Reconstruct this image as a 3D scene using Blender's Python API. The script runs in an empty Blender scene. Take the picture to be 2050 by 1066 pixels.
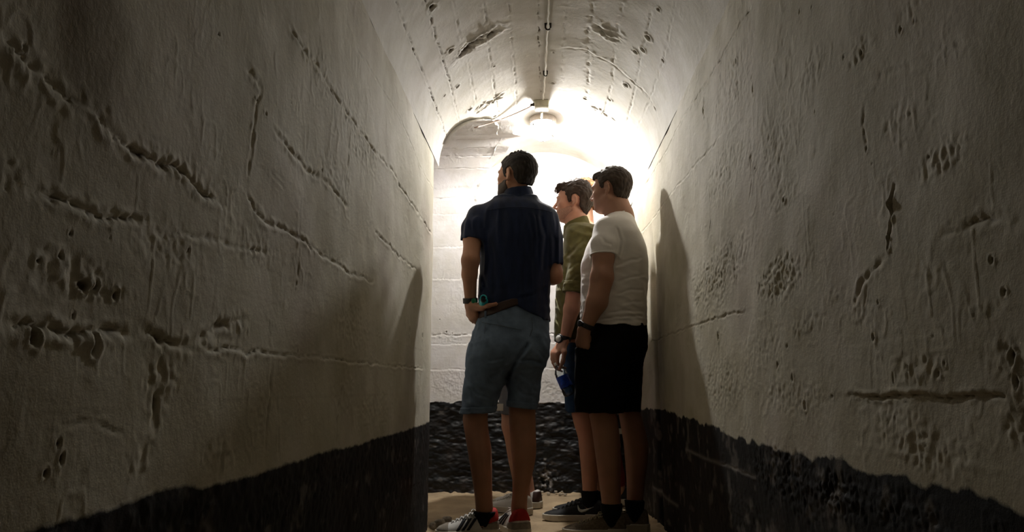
import bpy, math
import numpy as np
from mathutils import Vector
# ------------------------------------------------------------------ camera, world, exposure
scene = bpy.context.scene
COL = scene.collection
CAMZ = 0.627
FPX = 1500.0
TH = math.atan(0.1647); PS = math.atan(0.04*math.cos(TH))
FWD = np.array([-math.sin(PS)*math.cos(TH), math.cos(PS)*math.cos(TH), math.sin(TH)])
RGT = np.array([math.cos(PS), math.sin(PS), 0.0])
UPV = np.cross(RGT, FWD)
cam_data = bpy.data.cameras.new('camera')
cam_data.sensor_width = 36.0
cam_data.lens = 36.0*FPX/2050.0
cam_data.clip_start = 0.02
cam = bpy.data.objects.new('camera', cam_data)
COL.objects.link(cam)
cam.location = (0, 0, CAMZ)
cam.rotation_euler = (math.pi/2+TH, 0, PS)
scene.camera = cam
world = bpy.data.worlds.new('world'); scene.world = world
world.use_nodes = True
world.node_tree.nodes['Background'].inputs[0].default_value = (0, 0, 0, 1)
world.node_tree.nodes['Background'].inputs[1].default_value = 0.0
scene.view_settings.view_transform = 'Standard'
scene.view_settings.look = 'None'
scene.view_settings.exposure = 0.0
scene.view_settings.gamma = 1.0
scene.view_settings.use_curve_mapping = False
scene.cycles.max_bounces = 8
scene.cycles.diffuse_bounces = 6
scene.cycles.transparent_max_bounces = 12
scene.cycles.use_denoising = True
BULB_STRENGTH = 5900.0
BULB_COLOR = (1.0, 0.97, 0.935)

# ------------------------------------------------------------------ projection helpers (measuring only)
def ray(px, py):
    d = FWD + RGT*((px-1025)/FPX) + UPV*((533-py)/FPX)
    return d
O3 = np.array([0, 0, CAMZ])
def W(px, py, Y):
    d = ray(px, py)
    return O3 + d*(Y/d[1])
def WX(px, py, X):
    d = ray(px, py)
    return O3 + d*(X/d[0])
def SC(Y): return FPX/Y

# ------------------------------------------------------------------ noise
_rng = np.random.default_rng(7)
_LAT = _rng.random((32, 32, 32)).astype(np.float32)*2-1
def vn(x, y, z, s=1.0, seed=0):
    x = np.asarray(x, dtype=np.float32)*s+seed*3.17; y = np.asarray(y, dtype=np.float32)*s+seed*7.31; z = np.asarray(z, dtype=np.float32)*s+seed*1.73
    x, y, z = np.broadcast_arrays(x, y, z)
    xi = np.floor(x).astype(np.int32); yi = np.floor(y).astype(np.int32); zi = np.floor(z).astype(np.int32)
    fx = x-xi; fy = y-yi; fz = z-zi
    fx = fx*fx*(3-2*fx); fy = fy*fy*(3-2*fy); fz = fz*fz*(3-2*fz)
    x0 = xi & 31; x1 = (xi+1) & 31; y0 = yi & 31; y1 = (yi+1) & 31; z0 = zi & 31; z1 = (zi+1) & 31
    L = _LAT
    a = L[x0, y0, z0]*(1-fx)+L[x1, y0, z0]*fx
    b = L[x0, y1, z0]*(1-fx)+L[x1, y1, z0]*fx
    c = L[x0, y0, z1]*(1-fx)+L[x1, y0, z1]*fx
    d = L[x0, y1, z1]*(1-fx)+L[x1, y1, z1]*fx
    return (a*(1-fy)+b*fy)*(1-fz)+(c*(1-fy)+d*fy)*fz
def fbm(x, y, z, s, octv=4, seed=0, gain=0.5):
    r = 0; a = 1.0
    for i in range(octv):
        r = r+a*vn(x, y, z, s*2.03**i, seed+i*5); a *= gain
    return r
def sstep(a, b, x):
    t = np.clip((x-a)/(b-a), 0, 1); return t*t*(3-2*t)

# ------------------------------------------------------------------ mesh helpers
def mesh_obj(name, V, Q, mat, parent=None, smooth=True, origin=None, attrs=None):
    V = np.asarray(V, dtype=np.float32).reshape(-1, 3)
    if origin is not None: V = V-np.asarray(origin, dtype=np.float32)
    me = bpy.data.meshes.new(name)
    if isinstance(Q, np.ndarray):
        n, k = Q.shape
        me.vertices.add(len(V)); me.vertices.foreach_set('co', V.ravel())
        me.loops.add(n*k); me.loops.foreach_set('vertex_index', Q.astype(np.int32).ravel())
        me.polygons.add(n)
        me.polygons.foreach_set('loop_start', np.arange(0, n*k, k, dtype=np.int32))
        me.polygons.foreach_set('loop_total', np.full(n, k, dtype=np.int32))
        me.update(calc_edges=True)
    else:
        me.from_pydata([tuple(map(float, v)) for v in V], [], [tuple(q) for q in Q])
    me.polygons.foreach_set('use_smooth', np.full(len(me.polygons), smooth, dtype=bool))
    if attrs:
        for k2, a in attrs.items():
            at = me.attributes.new(k2, 'FLOAT', 'POINT'); at.data.foreach_set('value', np.asarray(a, dtype=np.float32).ravel())
    me.materials.append(mat)
    me.update()
    o = bpy.data.objects.new(name, me)
    COL.objects.link(o)
    if parent is not None: o.parent = parent
    if origin is not None and parent is None: o.location = origin
    return o
def grid_faces(nu, nv):
    i = np.arange(nu*nv).reshape(nu, nv)
    return np.stack([i[:-1, :-1], i[1:, :-1], i[1:, 1:], i[:-1, 1:]], -1).reshape(-1, 4)
def tag(o, label=None, cat=None, group=None, kind=None):
    if label: o['label'] = label
    if cat: o['category'] = cat
    if group: o['group'] = group
    if kind: o['kind'] = kind
    return o
def empty(name, loc):
    o = bpy.data.objects.new(name, None); o.location = loc; o.empty_display_size = 0.1
    COL.objects.link(o); return o
class MB:
    """collects simple shapes into one mesh"""
    def __init__(s): s.V = []; s.F = []
    def add(s, V, F):
        n = len(s.V); s.V += [np.asarray(v, dtype=float) for v in V]; s.F += [tuple(i+n for i in f) for f in F]
    def lathe(s, p, axis, prof, n=24, cap=True):
        """prof: (along, radius) pairs along axis from p"""
        a = np.asarray(axis, float); a /= np.linalg.norm(a)
        t = np.array([0, 0, 1.0]) if abs(a[2]) < .9 else np.array([1.0, 0, 0])
        u = np.cross(a, t); u /= np.linalg.norm(u); v = np.cross(a, u)
        V = []; F = []
        for (h, r) in prof:
            for k in range(n):
                c, sn = math.cos(2*math.pi*k/n), math.sin(2*math.pi*k/n)
                V.append(np.asarray(p)+a*h+(u*c+v*sn)*r)
        for j in range(len(prof)-1):
            for k in range(n):
                F.append((j*n+k, j*n+(k+1) % n, (j+1)*n+(k+1) % n, (j+1)*n+k))
        if cap:
            F.append(tuple(range(n))[::-1]); F.append(tuple((len(prof)-1)*n+k for k in range(n)))
        s.add(V, F)
    def tube(s, pts, r, n=8):
        pts = [np.asarray(p, float) for p in pts]; V = []; F = []
        rs = r if hasattr(r, '__len__') else [r]*len(pts)
        for i, p in enumerate(pts):
            d = pts[min(i+1, len(pts)-1)]-pts[max(i-1, 0)]; d /= np.linalg.norm(d)+1e-9
            t = np.array([0, 0, 1.0]) if abs(d[2]) < .9 else np.array([1.0, 0, 0])
            u = np.cross(d, t); u /= np.linalg.norm(u); v = np.cross(d, u)
            for k in range(n):
                V.append(p+(u*math.cos(2*math.pi*k/n)+v*math.sin(2*math.pi*k/n))*rs[i])
        for j in range(len(pts)-1):
            for k in range(n):
                F.append((j*n+k, j*n+(k+1) % n, (j+1)*n+(k+1) % n, (j+1)*n+k))
        F.append(tuple(range(n))[::-1]); F.append(tuple((len(pts)-1)*n+k for k in range(n)))
        s.add(V, F)
    def box(s, c, sx, sy, sz, R=None, bev=0.0):
        c = np.asarray(c, float); b = min(bev, sx*.45, sy*.45, sz*.45)
        V = []
        if b <= 0:
            for k in range(8): V.append([(1 if k & 1 else -1)*sx/2, (1 if k & 2 else -1)*sy/2, (1 if k & 4 else -1)*sz/2])
            F = [(0, 2, 3, 1), (4, 5, 7, 6), (0, 1, 5, 4), (2, 6, 7, 3), (0, 4, 6, 2), (1, 3, 7, 5)]
        else:
            import bmesh
            bm = bmesh.new(); bmesh.ops.create_cube(bm, size=1)
            for v in bm.verts: v.co = Vector((v.co.x*sx, v.co.y*sy, v.co.z*sz))
            bmesh.ops.bevel(bm, geom=list(bm.edges), offset=b, segments=3, affect='EDGES', profile=.5)
            bm.verts.index_update()
            V = [list(v.co) for v in bm.verts]; F = [tuple(v.index for v in f.verts) for f in bm.faces]; bm.free()
        V = np.array(V)
        if R is not None: V = V@np.asarray(R).T
        s.add(V+c, F)
    def build(s, name, mat, parent=None, origin=None, smooth=True):
        return mesh_obj(name, np.array(s.V), s.F, mat, parent, smooth, origin)

# ------------------------------------------------------------------ materials
def newmat(name):
    m = bpy.data.materials.new(name); m.use_nodes = True
    nt = m.node_tree; b = nt.nodes['Principled BSDF']; return m, nt, b
def nd(nt, t, **kw):
    n = nt.nodes.new(t)
    for k, v in kw.items(): setattr(n, k, v)
    return n
def lin(c):  # sRGB 0-255 -> linear
    return tuple(((x/255)/12.92 if x/255 <= .04045 else ((x/255+.055)/1.055)**2.4) for x in c)+(1,)
def noise_bump(nt, b, layers, coord='Object'):
    """layers: (scale, strength, distance[, stretch])"""
    tc = nd(nt, 'ShaderNodeTexCoord'); prev = None
    for L in layers:
        sc, st, dist = L[:3]; stretch = L[3] if len(L) > 3 else (1, 1, 1)
        mp = nd(nt, 'ShaderNodeMapping'); mp.inputs['Scale'].default_value = stretch
        nt.links.new(tc.outputs[coord], mp.inputs[0])
        n = nd(nt, 'ShaderNodeTexNoise'); n.inputs['Scale'].default_value = sc; n.inputs['Detail'].default_value = 4
        nt.links.new(mp.outputs[0], n.inputs['Vector'])
        bp = nd(nt, 'ShaderNodeBump'); bp.inputs['Strength'].default_value = st; bp.inputs['Distance'].default_value = dist
        nt.links.new(n.outputs['Fac'], bp.inputs['Height'])
        if prev: nt.links.new(prev.outputs[0], bp.inputs['Normal'])
        prev = bp
    nt.links.new(prev.outputs[0], b.inputs['Normal'])
def simple(name, col, rough=.6, metal=0, spec=.5, var=None, bump=None, sheen=0):
    m, nt, b = newmat(name)
    b.inputs['Base Color'].default_value = col; b.inputs['Roughness'].default_value = rough; b.inputs['Metallic'].default_value = metal
    b.inputs['Specular IOR Level'].default_value = spec
    b.inputs['Sheen Weight'].default_value = sheen
    if var:
        sc, amt = var[:2]; stretch = var[2] if len(var) > 2 else (1, 1, 1)
        tc = nd(nt, 'ShaderNodeTexCoord'); mp = nd(nt, 'ShaderNodeMapping'); mp.inputs['Scale'].default_value = stretch
        n = nd(nt, 'ShaderNodeTexNoise'); n.inputs['Scale'].default_value = sc; n.inputs['Detail'].default_value = 5
        nt.links.new(tc.outputs['Object'], mp.inputs[0]); nt.links.new(mp.outputs[0], n.inputs['Vector'])
        r = nd(nt, 'ShaderNodeValToRGB'); r.color_ramp.elements[0].position = .3; r.color_ramp.elements[1].position = .7
        r.color_ramp.elements[0].color = tuple(c*(1-amt) for c in col[:3])+(1,)
        r.color_ramp.elements[1].color = tuple(min(1, c*(1+amt)) for c in col[:3])+(1,)
        nt.links.new(n.outputs['Fac'], r.inputs[0]); nt.links.new(r.outputs[0], b.inputs['Base Color'])
    if bump: noise_bump(nt, b, bump)
    return m
def wall_mat(name, cols, bspec=.16, brough=.62):
    m, nt, b = newmat(name)
    L = nt.links
    tc = nd(nt, 'ShaderNodeTexCoord')
    def noise(sc, det=5, rough=.55):
        n = nd(nt, 'ShaderNodeTexNoise'); n.inputs['Scale'].default_value = sc; n.inputs['Detail'].default_value = det; n.inputs['Roughness'].default_value = rough
        L.new(tc.outputs['Object'], n.inputs['Vector']); return n
    def ramp(src, stops):
        r = nd(nt, 'ShaderNodeValToRGB'); e = r.color_ramp.elements
        e[0].position, e[0].color = stops[0]; e[1].position, e[1].color = stops[-1]
        for p, c in stops[1:-1]:
            x = e.new(p); x.color = c
        L.new(src, r.inputs[0]); return r
    def mix(f, a, c):
        x = nd(nt, 'ShaderNodeMix', data_type='RGBA'); 
        if isinstance(f, float): x.inputs[0].default_value = f
        else: L.new(f, x.inputs[0])
        for s, v in ((6, a), (7, c)):
            if isinstance(v, tuple): x.inputs[s].default_value = v
            else: L.new(v, x.inputs[s])
        return x.outputs[2]
    def math_(op, a, c):
        x = nd(nt, 'ShaderNodeMath', operation=op)
        for s, v in ((0, a), (1, c)):
            if isinstance(v, (int, float)): x.inputs[s].default_value = v
            else: L.new(v, x.inputs[s])
        return x.outputs[0]
    # off-white paint: patches of warmer and greyer wash
    n1 = noise(2.3, 4); n2 = noise(9, 5); n3 = noise(60, 4)
    white = ramp(n1.outputs['Fac'], [(.35, cols[0]), (.5, cols[1]), (.65, cols[2])]).outputs[0]
    w2 = ramp(n2.outputs['Fac'], [(.38, (.80, .78, .70, 1)), (.62, (1, 1, 1, 1))]).outputs[0]
    mul = nd(nt, 'ShaderNodeMix', data_type='RGBA', blend_type='MULTIPLY'); mul.inputs[0].default_value = .5
    L.new(white, mul.inputs[6]); L.new(w2, mul.inputs[7])
    # dirt attribute (grime in grooves and pits)
    ad = nd(nt, 'ShaderNodeAttribute', attribute_name='dirt')
    dn = math_('MULTIPLY', ad.outputs['Fac'], math_('ADD', math_('MULTIPLY', n3.outputs['Fac'], 1.6), .1))
    dm = ramp(dn, [(.25, (0, 0, 0, 1)), (.8, (1, 1, 1, 1))]).outputs[0]
    c1 = mix(dm, mul.outputs[2], (.085, .060, .035, 1))
    ast = nd(nt, 'ShaderNodeAttribute', attribute_name='stain')
    c1 = mix(math_('MULTIPLY', ast.outputs['Fac'], .75), c1, (.20, .155, .09, 1))
    # black dado paint below the band line
    ab = nd(nt, 'ShaderNodeAttribute', attribute_name='band')
    bn = math_('ADD', ab.outputs['Fac'], math_('MULTIPLY', math_('SUBTRACT', n3.outputs['Fac'], .5), .012))
    bn = math_('ADD', bn, math_('MULTIPLY', math_('SUBTRACT', n2.outputs['Fac'], .5), .014))
    bm_ = ramp(math_('ADD', math_('MULTIPLY', bn, 60.0), .5), [(.3, (1, 1, 1, 1)), (.7, (0, 0, 0, 1))]).outputs[0]
    blk = ramp(n2.outputs['Fac'], [(.4, (.005, .0058, .006, 1)), (.60, (.011, .0095, .0085, 1)), (.74, (.032, .023, .018, 1))]).outputs[0]
    awr = nd(nt, 'ShaderNodeAttribute', attribute_name='wear')
    blk = mix(math_('MULTIPLY', awr.outputs['Fac'], .8), blk, (.30, .27, .24, 1))
    col = mix(bm_, c1, blk)
    L.new(col, b.inputs['Base Color'])
    rr = nd(nt, 'ShaderNodeMix', data_type='FLOAT'); L.new(bm_, rr.inputs[0]); rr.inputs[2].default_value = .82; rr.inputs[3].default_value = brough
    L.new(rr.outputs[0], b.inputs['Roughness'])
    sp = nd(nt, 'ShaderNodeMix', data_type='FLOAT'); L.new(bm_, sp.inputs[0]); sp.inputs[2].default_value = .16; sp.inputs[3].default_value = bspec; L.new(sp.outputs[0], b.inputs['Specular IOR Level'])
    noise_bump(nt, b, [(34, .22, .0045), (130, .28, .0020), (450, .35, .0008)])
    return m
M_WALL_DIM = wall_mat('painted_concrete_dim', [(.50, .463, .360, 1), (.56, .526, .432, 1), (.555, .508, .432, 1)])  # wall paint yellowed: the dim stretch's tint is put into the colour
M_VAULT_LIT = wall_mat('painted_vault_lit', [(.51, .485, .425, 1), (.57, .548, .50, 1), (.57, .54, .50, 1)])  # same paint less yellow on the vault, lamp glow put into the colour
M_WALL_LIT = wall_mat('painted_concrete_lit', [(.54, .52, .49, 1), (.60, .58, .56, 1), (.60, .57, .56, 1)], .35, .48)  # same paint, paler and more neutral: the bright end's light painted into the colour
M_FLOOR = simple('sandy_concrete_floor', (.36, .27, .165, 1), .85, spec=.25, var=(5, .28), bump=[(60, .4, .004), (350, .5, .001)])
M_SKIN1 = simple('skin_fair', (.42, .215, .135, 1), .55, spec=.35, var=(14, .10), bump=[(300, .12, .0008)])
M_SKIN2 = simple('skin_rosy', (.50, .25, .165, 1), .5, spec=.4, var=(14, .10), bump=[(300, .12, .0008)])
M_SKIN3 = simple('skin_tan', (.36, .19, .125, 1), .55, spec=.35, var=(14, .10), bump=[(300, .12, .0008)])
for m_ in (M_SKIN1, M_SKIN2, M_SKIN3):
    b_ = m_.node_tree.nodes['Principled BSDF']; b_.inputs['Subsurface Weight'].default_value = .12
    b_.inputs['Subsurface Radius'].default_value = (.012, .004, .002); b_.inputs['Subsurface Scale'].default_value = 1.0
def hairmat(name, c, stretch=(1, 1, .25)):
    m = simple(name, c, .62, spec=.28, var=(160, .45, stretch), bump=[(260, .5, .0016, stretch)])
    return m
M_HAIR1 = hairmat('dark_brown_hair', (.017, .011, .008, 1))
M_HAIR2 = hairmat('brown_hair', (.034, .020, .012, 1))
M_HAIR3 = hairmat('short_brown_hair', (.040, .026, .017, 1))
M_HAIR5 = hairmat('auburn_curly_hair', (.12, .055, .022, 1))
M_BEARD = simple('beard_stubble', (.045, .028, .020, 1), .7, var=(300, .5), bump=[(500, .6, .002)])
M_STUB = simple('light_stubble', (.33, .17, .112, 1), .7, var=(300, .3), bump=[(500, .4, .001)])
M_NAVY = simple('navy_linen', (.0075, .014, .042, 1), .8, spec=.2, var=(40, .35, (1, 1, .2)), bump=[(700, .25, .001), (60, .25, .004, (1, 1, .3))], sheen=.15)
M_DENIM = simple('light_denim', (.135, .185, .265, 1), .85, spec=.2, var=(24, .22), bump=[(900, .3, .0008), (50, .3, .005)])
M_DENIM_D = simple('denim_seam', (.085, .105, .13, 1), .85, spec=.2)
M_OLIVE = simple('olive_cotton', (.105, .094, .028, 1), .8, spec=.2, var=(30, .2), bump=[(700, .2, .001), (45, .25, .004)], sheen=.1)
M_WHITE = simple('white_jersey', (.72, .69, .66, 1), .85, spec=.2, bump=[(800, .2, .0006), (40, .22, .004, (.5, .5, 1.6))], sheen=.1)
M_BLACKC = simple('black_twill', (.0035, .0035, .0038, 1), .9, spec=.15, bump=[(50, .3, .004)])
M_BLUESH = simple('dark_blue_twill', (.018, .045, .10, 1), .85, spec=.2, var=(30, .25), bump=[(50, .3, .004)])
M_RED = simple('dark_red_cotton', (.20, .015, .012, 1), .85, spec=.2)
M_GREYC = simple('grey_cotton', (.12, .12, .13, 1), .85, spec=.2, bump=[(50, .3, .004)])
M_SOCK = simple('black_sock', (.006, .006, .007, 1), .9, spec=.15, bump=[(400, .3, .001)])
M_BELT = simple('brown_leather', (.035, .014, .009, 1), .5, spec=.4, bump=[(200, .2, .001)])
M_SHOE_W = simple('white_leather', (.56, .54, .50, 1), .5, spec=.4, var=(30, .08), bump=[(200, .15, .001)])
M_SHOE_GR = simple('grey_suede', (.24, .21, .17, 1), .9, spec=.2, var=(60, .15), bump=[(400, .4, .001)])
M_STRIPE = simple('black_stripe_leather', (.010, .010, .014, 1), .5, spec=.3)
M_REDH = simple('red_heel_lining', (.42, .020, .015, 1), .7, spec=.3, bump=[(400, .3, .001)])
M_SOLE = simple('off_white_rubber', (.50, .46, .38, 1), .6, spec=.3, bump=[(200, .15, .001)])
M_SHOE_K = simple('black_mesh_fabric', (.010, .010, .011, 1), .7, spec=.3, bump=[(600, .5, .001)])
M_SHOE_O = simple('taupe_knit', (.135, .105, .07, 1), .85, spec=.2, var=(120, .3), bump=[(500, .6, .002)])
M_LOGO = simple('pale_grey_logo', (.55, .58, .54, 1), .6)
M_LACE_B = simple('beige_lace', (.34, .28, .17, 1), .8)
M_LACE_K = simple('black_lace', (.02, .02, .02, 1), .8)
M_WATCH = simple('black_rubber_strap', (.010, .010, .012, 1), .45, spec=.5)
M_DIAL = simple('pale_watch_dial', (.62, .60, .55, 1), .4)
M_GREEN = simple('green_watch_glass', (.010, .20, .085, 1), .25, spec=.6)
M_TURQ = simple('turquoise_plastic', (.02, .52, .60, 1), .3, spec=.6)
M_TAPE = simple('cream_tag', (.55, .50, .40, 1), .8)
M_EYEW = simple('eye_white', (.55, .52, .48, 1), .25, spec=.6)
M_IRIS = simple('dark_iris', (.03, .02, .015, 1), .2, spec=.7)
M_LIP = simple('lips', (.36, .13, .10, 1), .45)
M_BOXP = simple('aged_cream_plastic', (.52, .49, .36, 1), .5, spec=.4, var=(60, .1))
M_METAL = simple('weathered_fixture', (.38, .33, .29, 1), .5, metal=.2, var=(60, .15))
M_WIRE = simple('grey_wire', (.16, .15, .14, 1), .4, metal=.6)
M_CABW = simple('white_cable_sheath', (.66, .63, .55, 1), .5)
M_CABB = simple('brown_cable_sheath', (.30, .20, .15, 1), .6)
M_CLIP = simple('dark_iron_clip', (.035, .028, .022, 1), .6, metal=.5)
M_STONE = simple('broken_concrete', (.33, .29, .23, 1), .9, spec=.2, var=(40, .4), bump=[(60, .6, .006), (250, .5, .002)])
def glassy(name, tint, mixf=.8, diffuse=None):
    m = bpy.data.materials.new(name); m.use_nodes = True; nt = m.node_tree
    for n in list(nt.nodes):
        if n.type == 'BSDF_PRINCIPLED': nt.nodes.remove(n)
    out = nt.nodes['Material Output']
    tr = nd(nt, 'ShaderNodeBsdfTransparent'); tr.inputs[0].default_value = tint
    gl = nd(nt, 'ShaderNodeBsdfGlossy'); gl.inputs['Roughness'].default_value = .08
    fr = nd(nt, 'ShaderNodeFresnel'); fr.inputs[0].default_value = 1.45
    mx = nd(nt, 'ShaderNodeMixShader'); nt.links.new(fr.outputs[0], mx.inputs[0]); nt.links.new(tr.outputs[0], mx.inputs[1]); nt.links.new(gl.outputs[0], mx.inputs[2])
    last = mx
    if diffuse:
        tl = nd(nt, 'ShaderNodeBsdfTranslucent'); tl.inputs[0].default_value = diffuse
        m2 = nd(nt, 'ShaderNodeMixShader'); m2.inputs[0].default_value = 1-mixf
        nt.links.new(mx.outputs[0], m2.inputs[1]); nt.links.new(tl.outputs[0], m2.inputs[2]); last = m2
    nt.links.new(last.outputs[0], out.inputs[0]); return m
M_GLOBE = glassy('lamp_glass', (.97, .97, .97, 1), .88, (.9, .9, .9, 1))
M_PET = glassy('clear_plastic', (.90, .94, .96, 1), .9, (.5, .55, .6, 1))
M_WATER = glassy('water', (.80, .88, .93, 1))
M_LABEL = simple('blue_bottle_label', (.012, .06, .40, 1), .35, var=(60, .5))
mb_, nt_, b_ = newmat('lamp_bulb')
b_.inputs['Emission Color'].default_value = BULB_COLOR+(1,); b_.inputs['Emission Strength'].default_value = BULB_STRENGTH
M_BULB = mb_

# ------------------------------------------------------------------ SETTING: tunnel shell
XL, XR = -0.51, 0.545       # side walls
YEND = 3.60                 # left wall ends here, side passage opens
YBACK = 4.72
ZS = CAMZ+1.10              # springing of the vault
ZC = CAMZ+1.53              # crown
def seg_dist(U, V_, pts):
    """distance of points to a polyline, and arc length of the nearest point"""
    best = np.full(U.shape, 1e9, dtype=np.float32); arc = np.zeros(U.shape, dtype=np.float32); side = np.zeros(U.shape, np.float32); acc = 0.0
    for (a, b) in zip(pts[:-1], pts[1:]):
        d = (b[0]-a[0], b[1]-a[1]); L2 = d[0]**2+d[1]**2+1e-12; Ls = math.sqrt(L2)
        t = np.clip(((U-a[0])*d[0]+(V_-a[1])*d[1])/L2, 0, 1)
        dd = np.hypot(U-a[0]-t*d[0], V_-a[1]-t*d[1])
        s = np.sign((U-a[0])*d[1]-(V_-a[1])*d[0])
        k = dd < best
        best = np.where(k, dd, best); arc = np.where(k, acc+t*Ls, arc); side = np.where(k, s, side); acc += Ls
    return best, arc, side, acc
class Relief:
    """height field on a (U,V) sheet: negative = cut into the wall"""
    def __init__(s, U, V_):
        s.U = U.astype(np.float32); s.V = V_.astype(np.float32); s.h = np.zeros(U.shape, np.float32); s.sheet = False
        s.dirt = np.zeros(U.shape, np.float32); s.stain = np.zeros(U.shape, np.float32); s.wear = np.zeros(U.shape, np.float32)
        s.n1 = vn(s.U, s.V, 0, 35, 3); s.n2 = vn(s.U, s.V, 0, 90, 4); s.n3 = vn(s.U, s.V, 0, 14, 9)
    def base(s, amp=1.0):
        s.h += amp*(.0060*fbm(s.U, s.V, 0, 2.2, 3, 1)+.0008*fbm(s.U, s.V, 0, 12, 2, 2)+.0004*fbm(s.U, s.V, 0, 60, 3, 6)*sstep(-.3, .5, s.n3))
        # shallow dabs and drips of thick paint
        r = 1-np.abs(vn(s.U, s.V*.6, 0, 42, 11)); s.h += amp*.0009*sstep(.80, 1.0, r)*sstep(-.2, .5, s.n3)
    def region(s, pts, m):
        us = [p[0] for p in pts]; vs = [p[1] for p in pts]
        k = (s.U > min(us)-m) & (s.U < max(us)+m) & (s.V > min(vs)-m) & (s.V < max(vs)+m)
        return np.nonzero(k)
    def groove(s, pts, w=.010, d=.006, step=.0, dirt=.5, dash=.5, wob=.006):
        if s.sheet: w = w*.46; d = d*.50; step = step*.8; dirt = dirt*1.15
        k = s.region(pts, max(w*5, .06)+.02)
        if len(k[0]) == 0: return
        U = s.U[k]; V_ = s.V[k]
        U2 = U+wob*vn(U, V_, 0, 22, 21)+.5*w*vn(U, V_, 0, 95, 23); V2 = V_+wob*vn(U, V_, 0, 22, 22)+.7*w*vn(U, V_, 0, 95, 24)
        D, arc, side, tot = seg_dist(U2, V2, pts)
        mod = np.clip(.68-.22*dash+dash*1.5*vn(arc, pts[0][0]*9, pts[0][1]*9, 22, 5)+dash*1.2*vn(arc, 0, 3, 75, 8), 0, 1.35); wv = w*np.clip(.75+.7*vn(arc, 1, 7, 48, 9)+.35*s.n2[k], .35, 1.5)
        end = sstep(0, .03, arc)*sstep(0, .03, tot-arc)*.7+.3
        g = np.exp(-(D/wv)**2)
        s.h[k] -= d*g*mod*end
        s.h[k] += .30*d*np.exp(-((D-2.1*w)/(w*1.1))**2)*(.4+.9*s.n1[k]+.8*s.n2[k])*end   # crusty lips
        s.h[k] += step*.5*side*np.exp(-(D/.05))*end
        s.dirt[k] = np.maximum(s.dirt[k], dirt*np.exp(-(D/(wv*.9))**2)*mod*end)
    def pit(s, u, v, r, d=.008, el=(1, 1), dirt=1.0):
        if s.sheet: r = r*min(1.0, .33+.24*max(u-.8, 0))
        d = min(d, r*1.3)
        m = r*4*max(el)
        k = s.region([(u, v)], m)
        if len(k[0]) == 0: return
        U = (s.U[k]-u)/el[0]; V_ = (s.V[k]-v)/el[1]
        D = np.hypot(U, V_)*(1+.35*s.n2[k]+.25*s.n1[k])
        g = np.exp(-(D/r)**4)
        s.h[k] -= d*g; s.h[k] += .25*d*np.exp(-((D-1.6*r)/(r*.5))**2)
        s.dirt[k] = np.maximum(s.dirt[k], dirt*g)
    def rough(s, u, v, ru, rv, amp=.006, dirt=.35):
        k = s.region([(u-ru, v-rv), (u+ru, v+rv)], 0)
        if len(k[0]) == 0: return
        U = s.U[k]; V_ = s.V[k]
        f = sstep(1, .3, np.hypot((U-u)/ru, (V_-v)/rv)+.3*s.n3[k])
        n = fbm(U, V_, 0, 52, 3, 31)*.36; n2 = vn(U, V_, 0, 130, 33)*.5; dirt = dirt*.8
        amp *= .75; s.h[k] += f*amp*(.8*n+.45*n2-.35*sstep(.18, .45, n))
        s.dirt[k] = np.maximum(s.dirt[k], dirt*f*sstep(.10, .42, n+.2*n2)*1.6)
def spaced(y0, y1, step):
    out = [y0]
    while out[-1] < y1: out.append(out[-1]+step(out[-1]))
    out[-1] = y1
    return np.array(out)
def c6(pts): return [(x/1.777, y/1.777) for x, y in pts]
def c7(pts): return [(x/2.107, 560+y/2.107) for x, y in pts]
def c8(pts): return [(1250+x/1.776, y/1.776) for x, y in pts]
def c9(pts): return [(1250+x/1.884, 500+y/1.884) for x, y in pts]
def c4(pts): return [(860+x/3.331, y/3.331) for x, y in pts]
def onwall(pts, X):
    out = []
    for p in pts:
        w = WX(p[0], p[1], X); out.append((w[1], w[2]))
    return out
# ---- left wall
ys = np.concatenate([np.linspace(-5.0, .55, 60)[:-1], spaced(.55, YEND, lambda y: .0025*(max(y, .8)/.8)**1.0)])
zs = np.arange(0, ZS+.001, .0034); zs[-1] = ZS
U, V_ = np.meshgrid(ys, zs, indexing='ij')
R = Relief(U, V_); R.base(); R.sheet = True
def LG(pts, **k): R.groove(onwall(pts, XL), **k)
LG(c6([(0, 130), (60, 200), (180, 300), (330, 410), (440, 510), (540, 580), (620, 600), (720, 690), (800, 740)]), w=.013, d=.011, step=.004, dirt=.55)
LG(c6([(100, 690), (200, 720), (330, 760), (520, 795)]), w=.010, d=.012, step=.004, dirt=.7, dash=.2)
LG(c6([(520, 840), (640, 838), (720, 850), (800, 872), (950, 905)]), w=.009, d=.005, step=.002)
LG(c6([(880, 700), (940, 790), (1040, 830), (1130, 900), (1200, 950), (1330, 1005)]), w=.010, d=.010, step=.004, dirt=.7, dash=.3)
LG(c6([(960, 460), (1000, 500), (1070, 580), (1170, 660), (1230, 730)]), w=.012, d=.008)
LG(c6([(930, 310), (905, 370), (900, 450), (890, 520), (880, 610)]), w=.010, d=.008, dash=.7)
LG(c6([(860, 230), (890, 265), (925, 310)]), w=.012, d=.008, dash=.7)
LG(c6([(1030, 100), (1080, 180), (1130, 240), (1180, 330), (1260, 440), (1330, 540), (1400, 610), (1460, 720), (1535, 835)]), w=.012, d=.010, step=.003, dirt=.6)
LG(c6([(1270, 180), (1340, 280), (1420, 420), (1490, 580), (1550, 690)]), w=.008, d=.004, dirt=.25)
LG(c6([(1330, 820), (1400, 890), (1480, 960)]), w=.010, d=.008, dirt=.6)
LG(c6([(910, 600), (960, 625), (1010, 680)]), w=.006, d=.003)
LG(c6([(1240, 430), (1235, 560), (1225, 640)]), w=.008, d=.005)
LG(c6([(1060, 930), (1055, 1030)]), w=.006, d=.006, dirt=.8)
LG(c6([(630, 750), (625, 810)]), w=.007, d=.007, dirt=.8)
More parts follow.
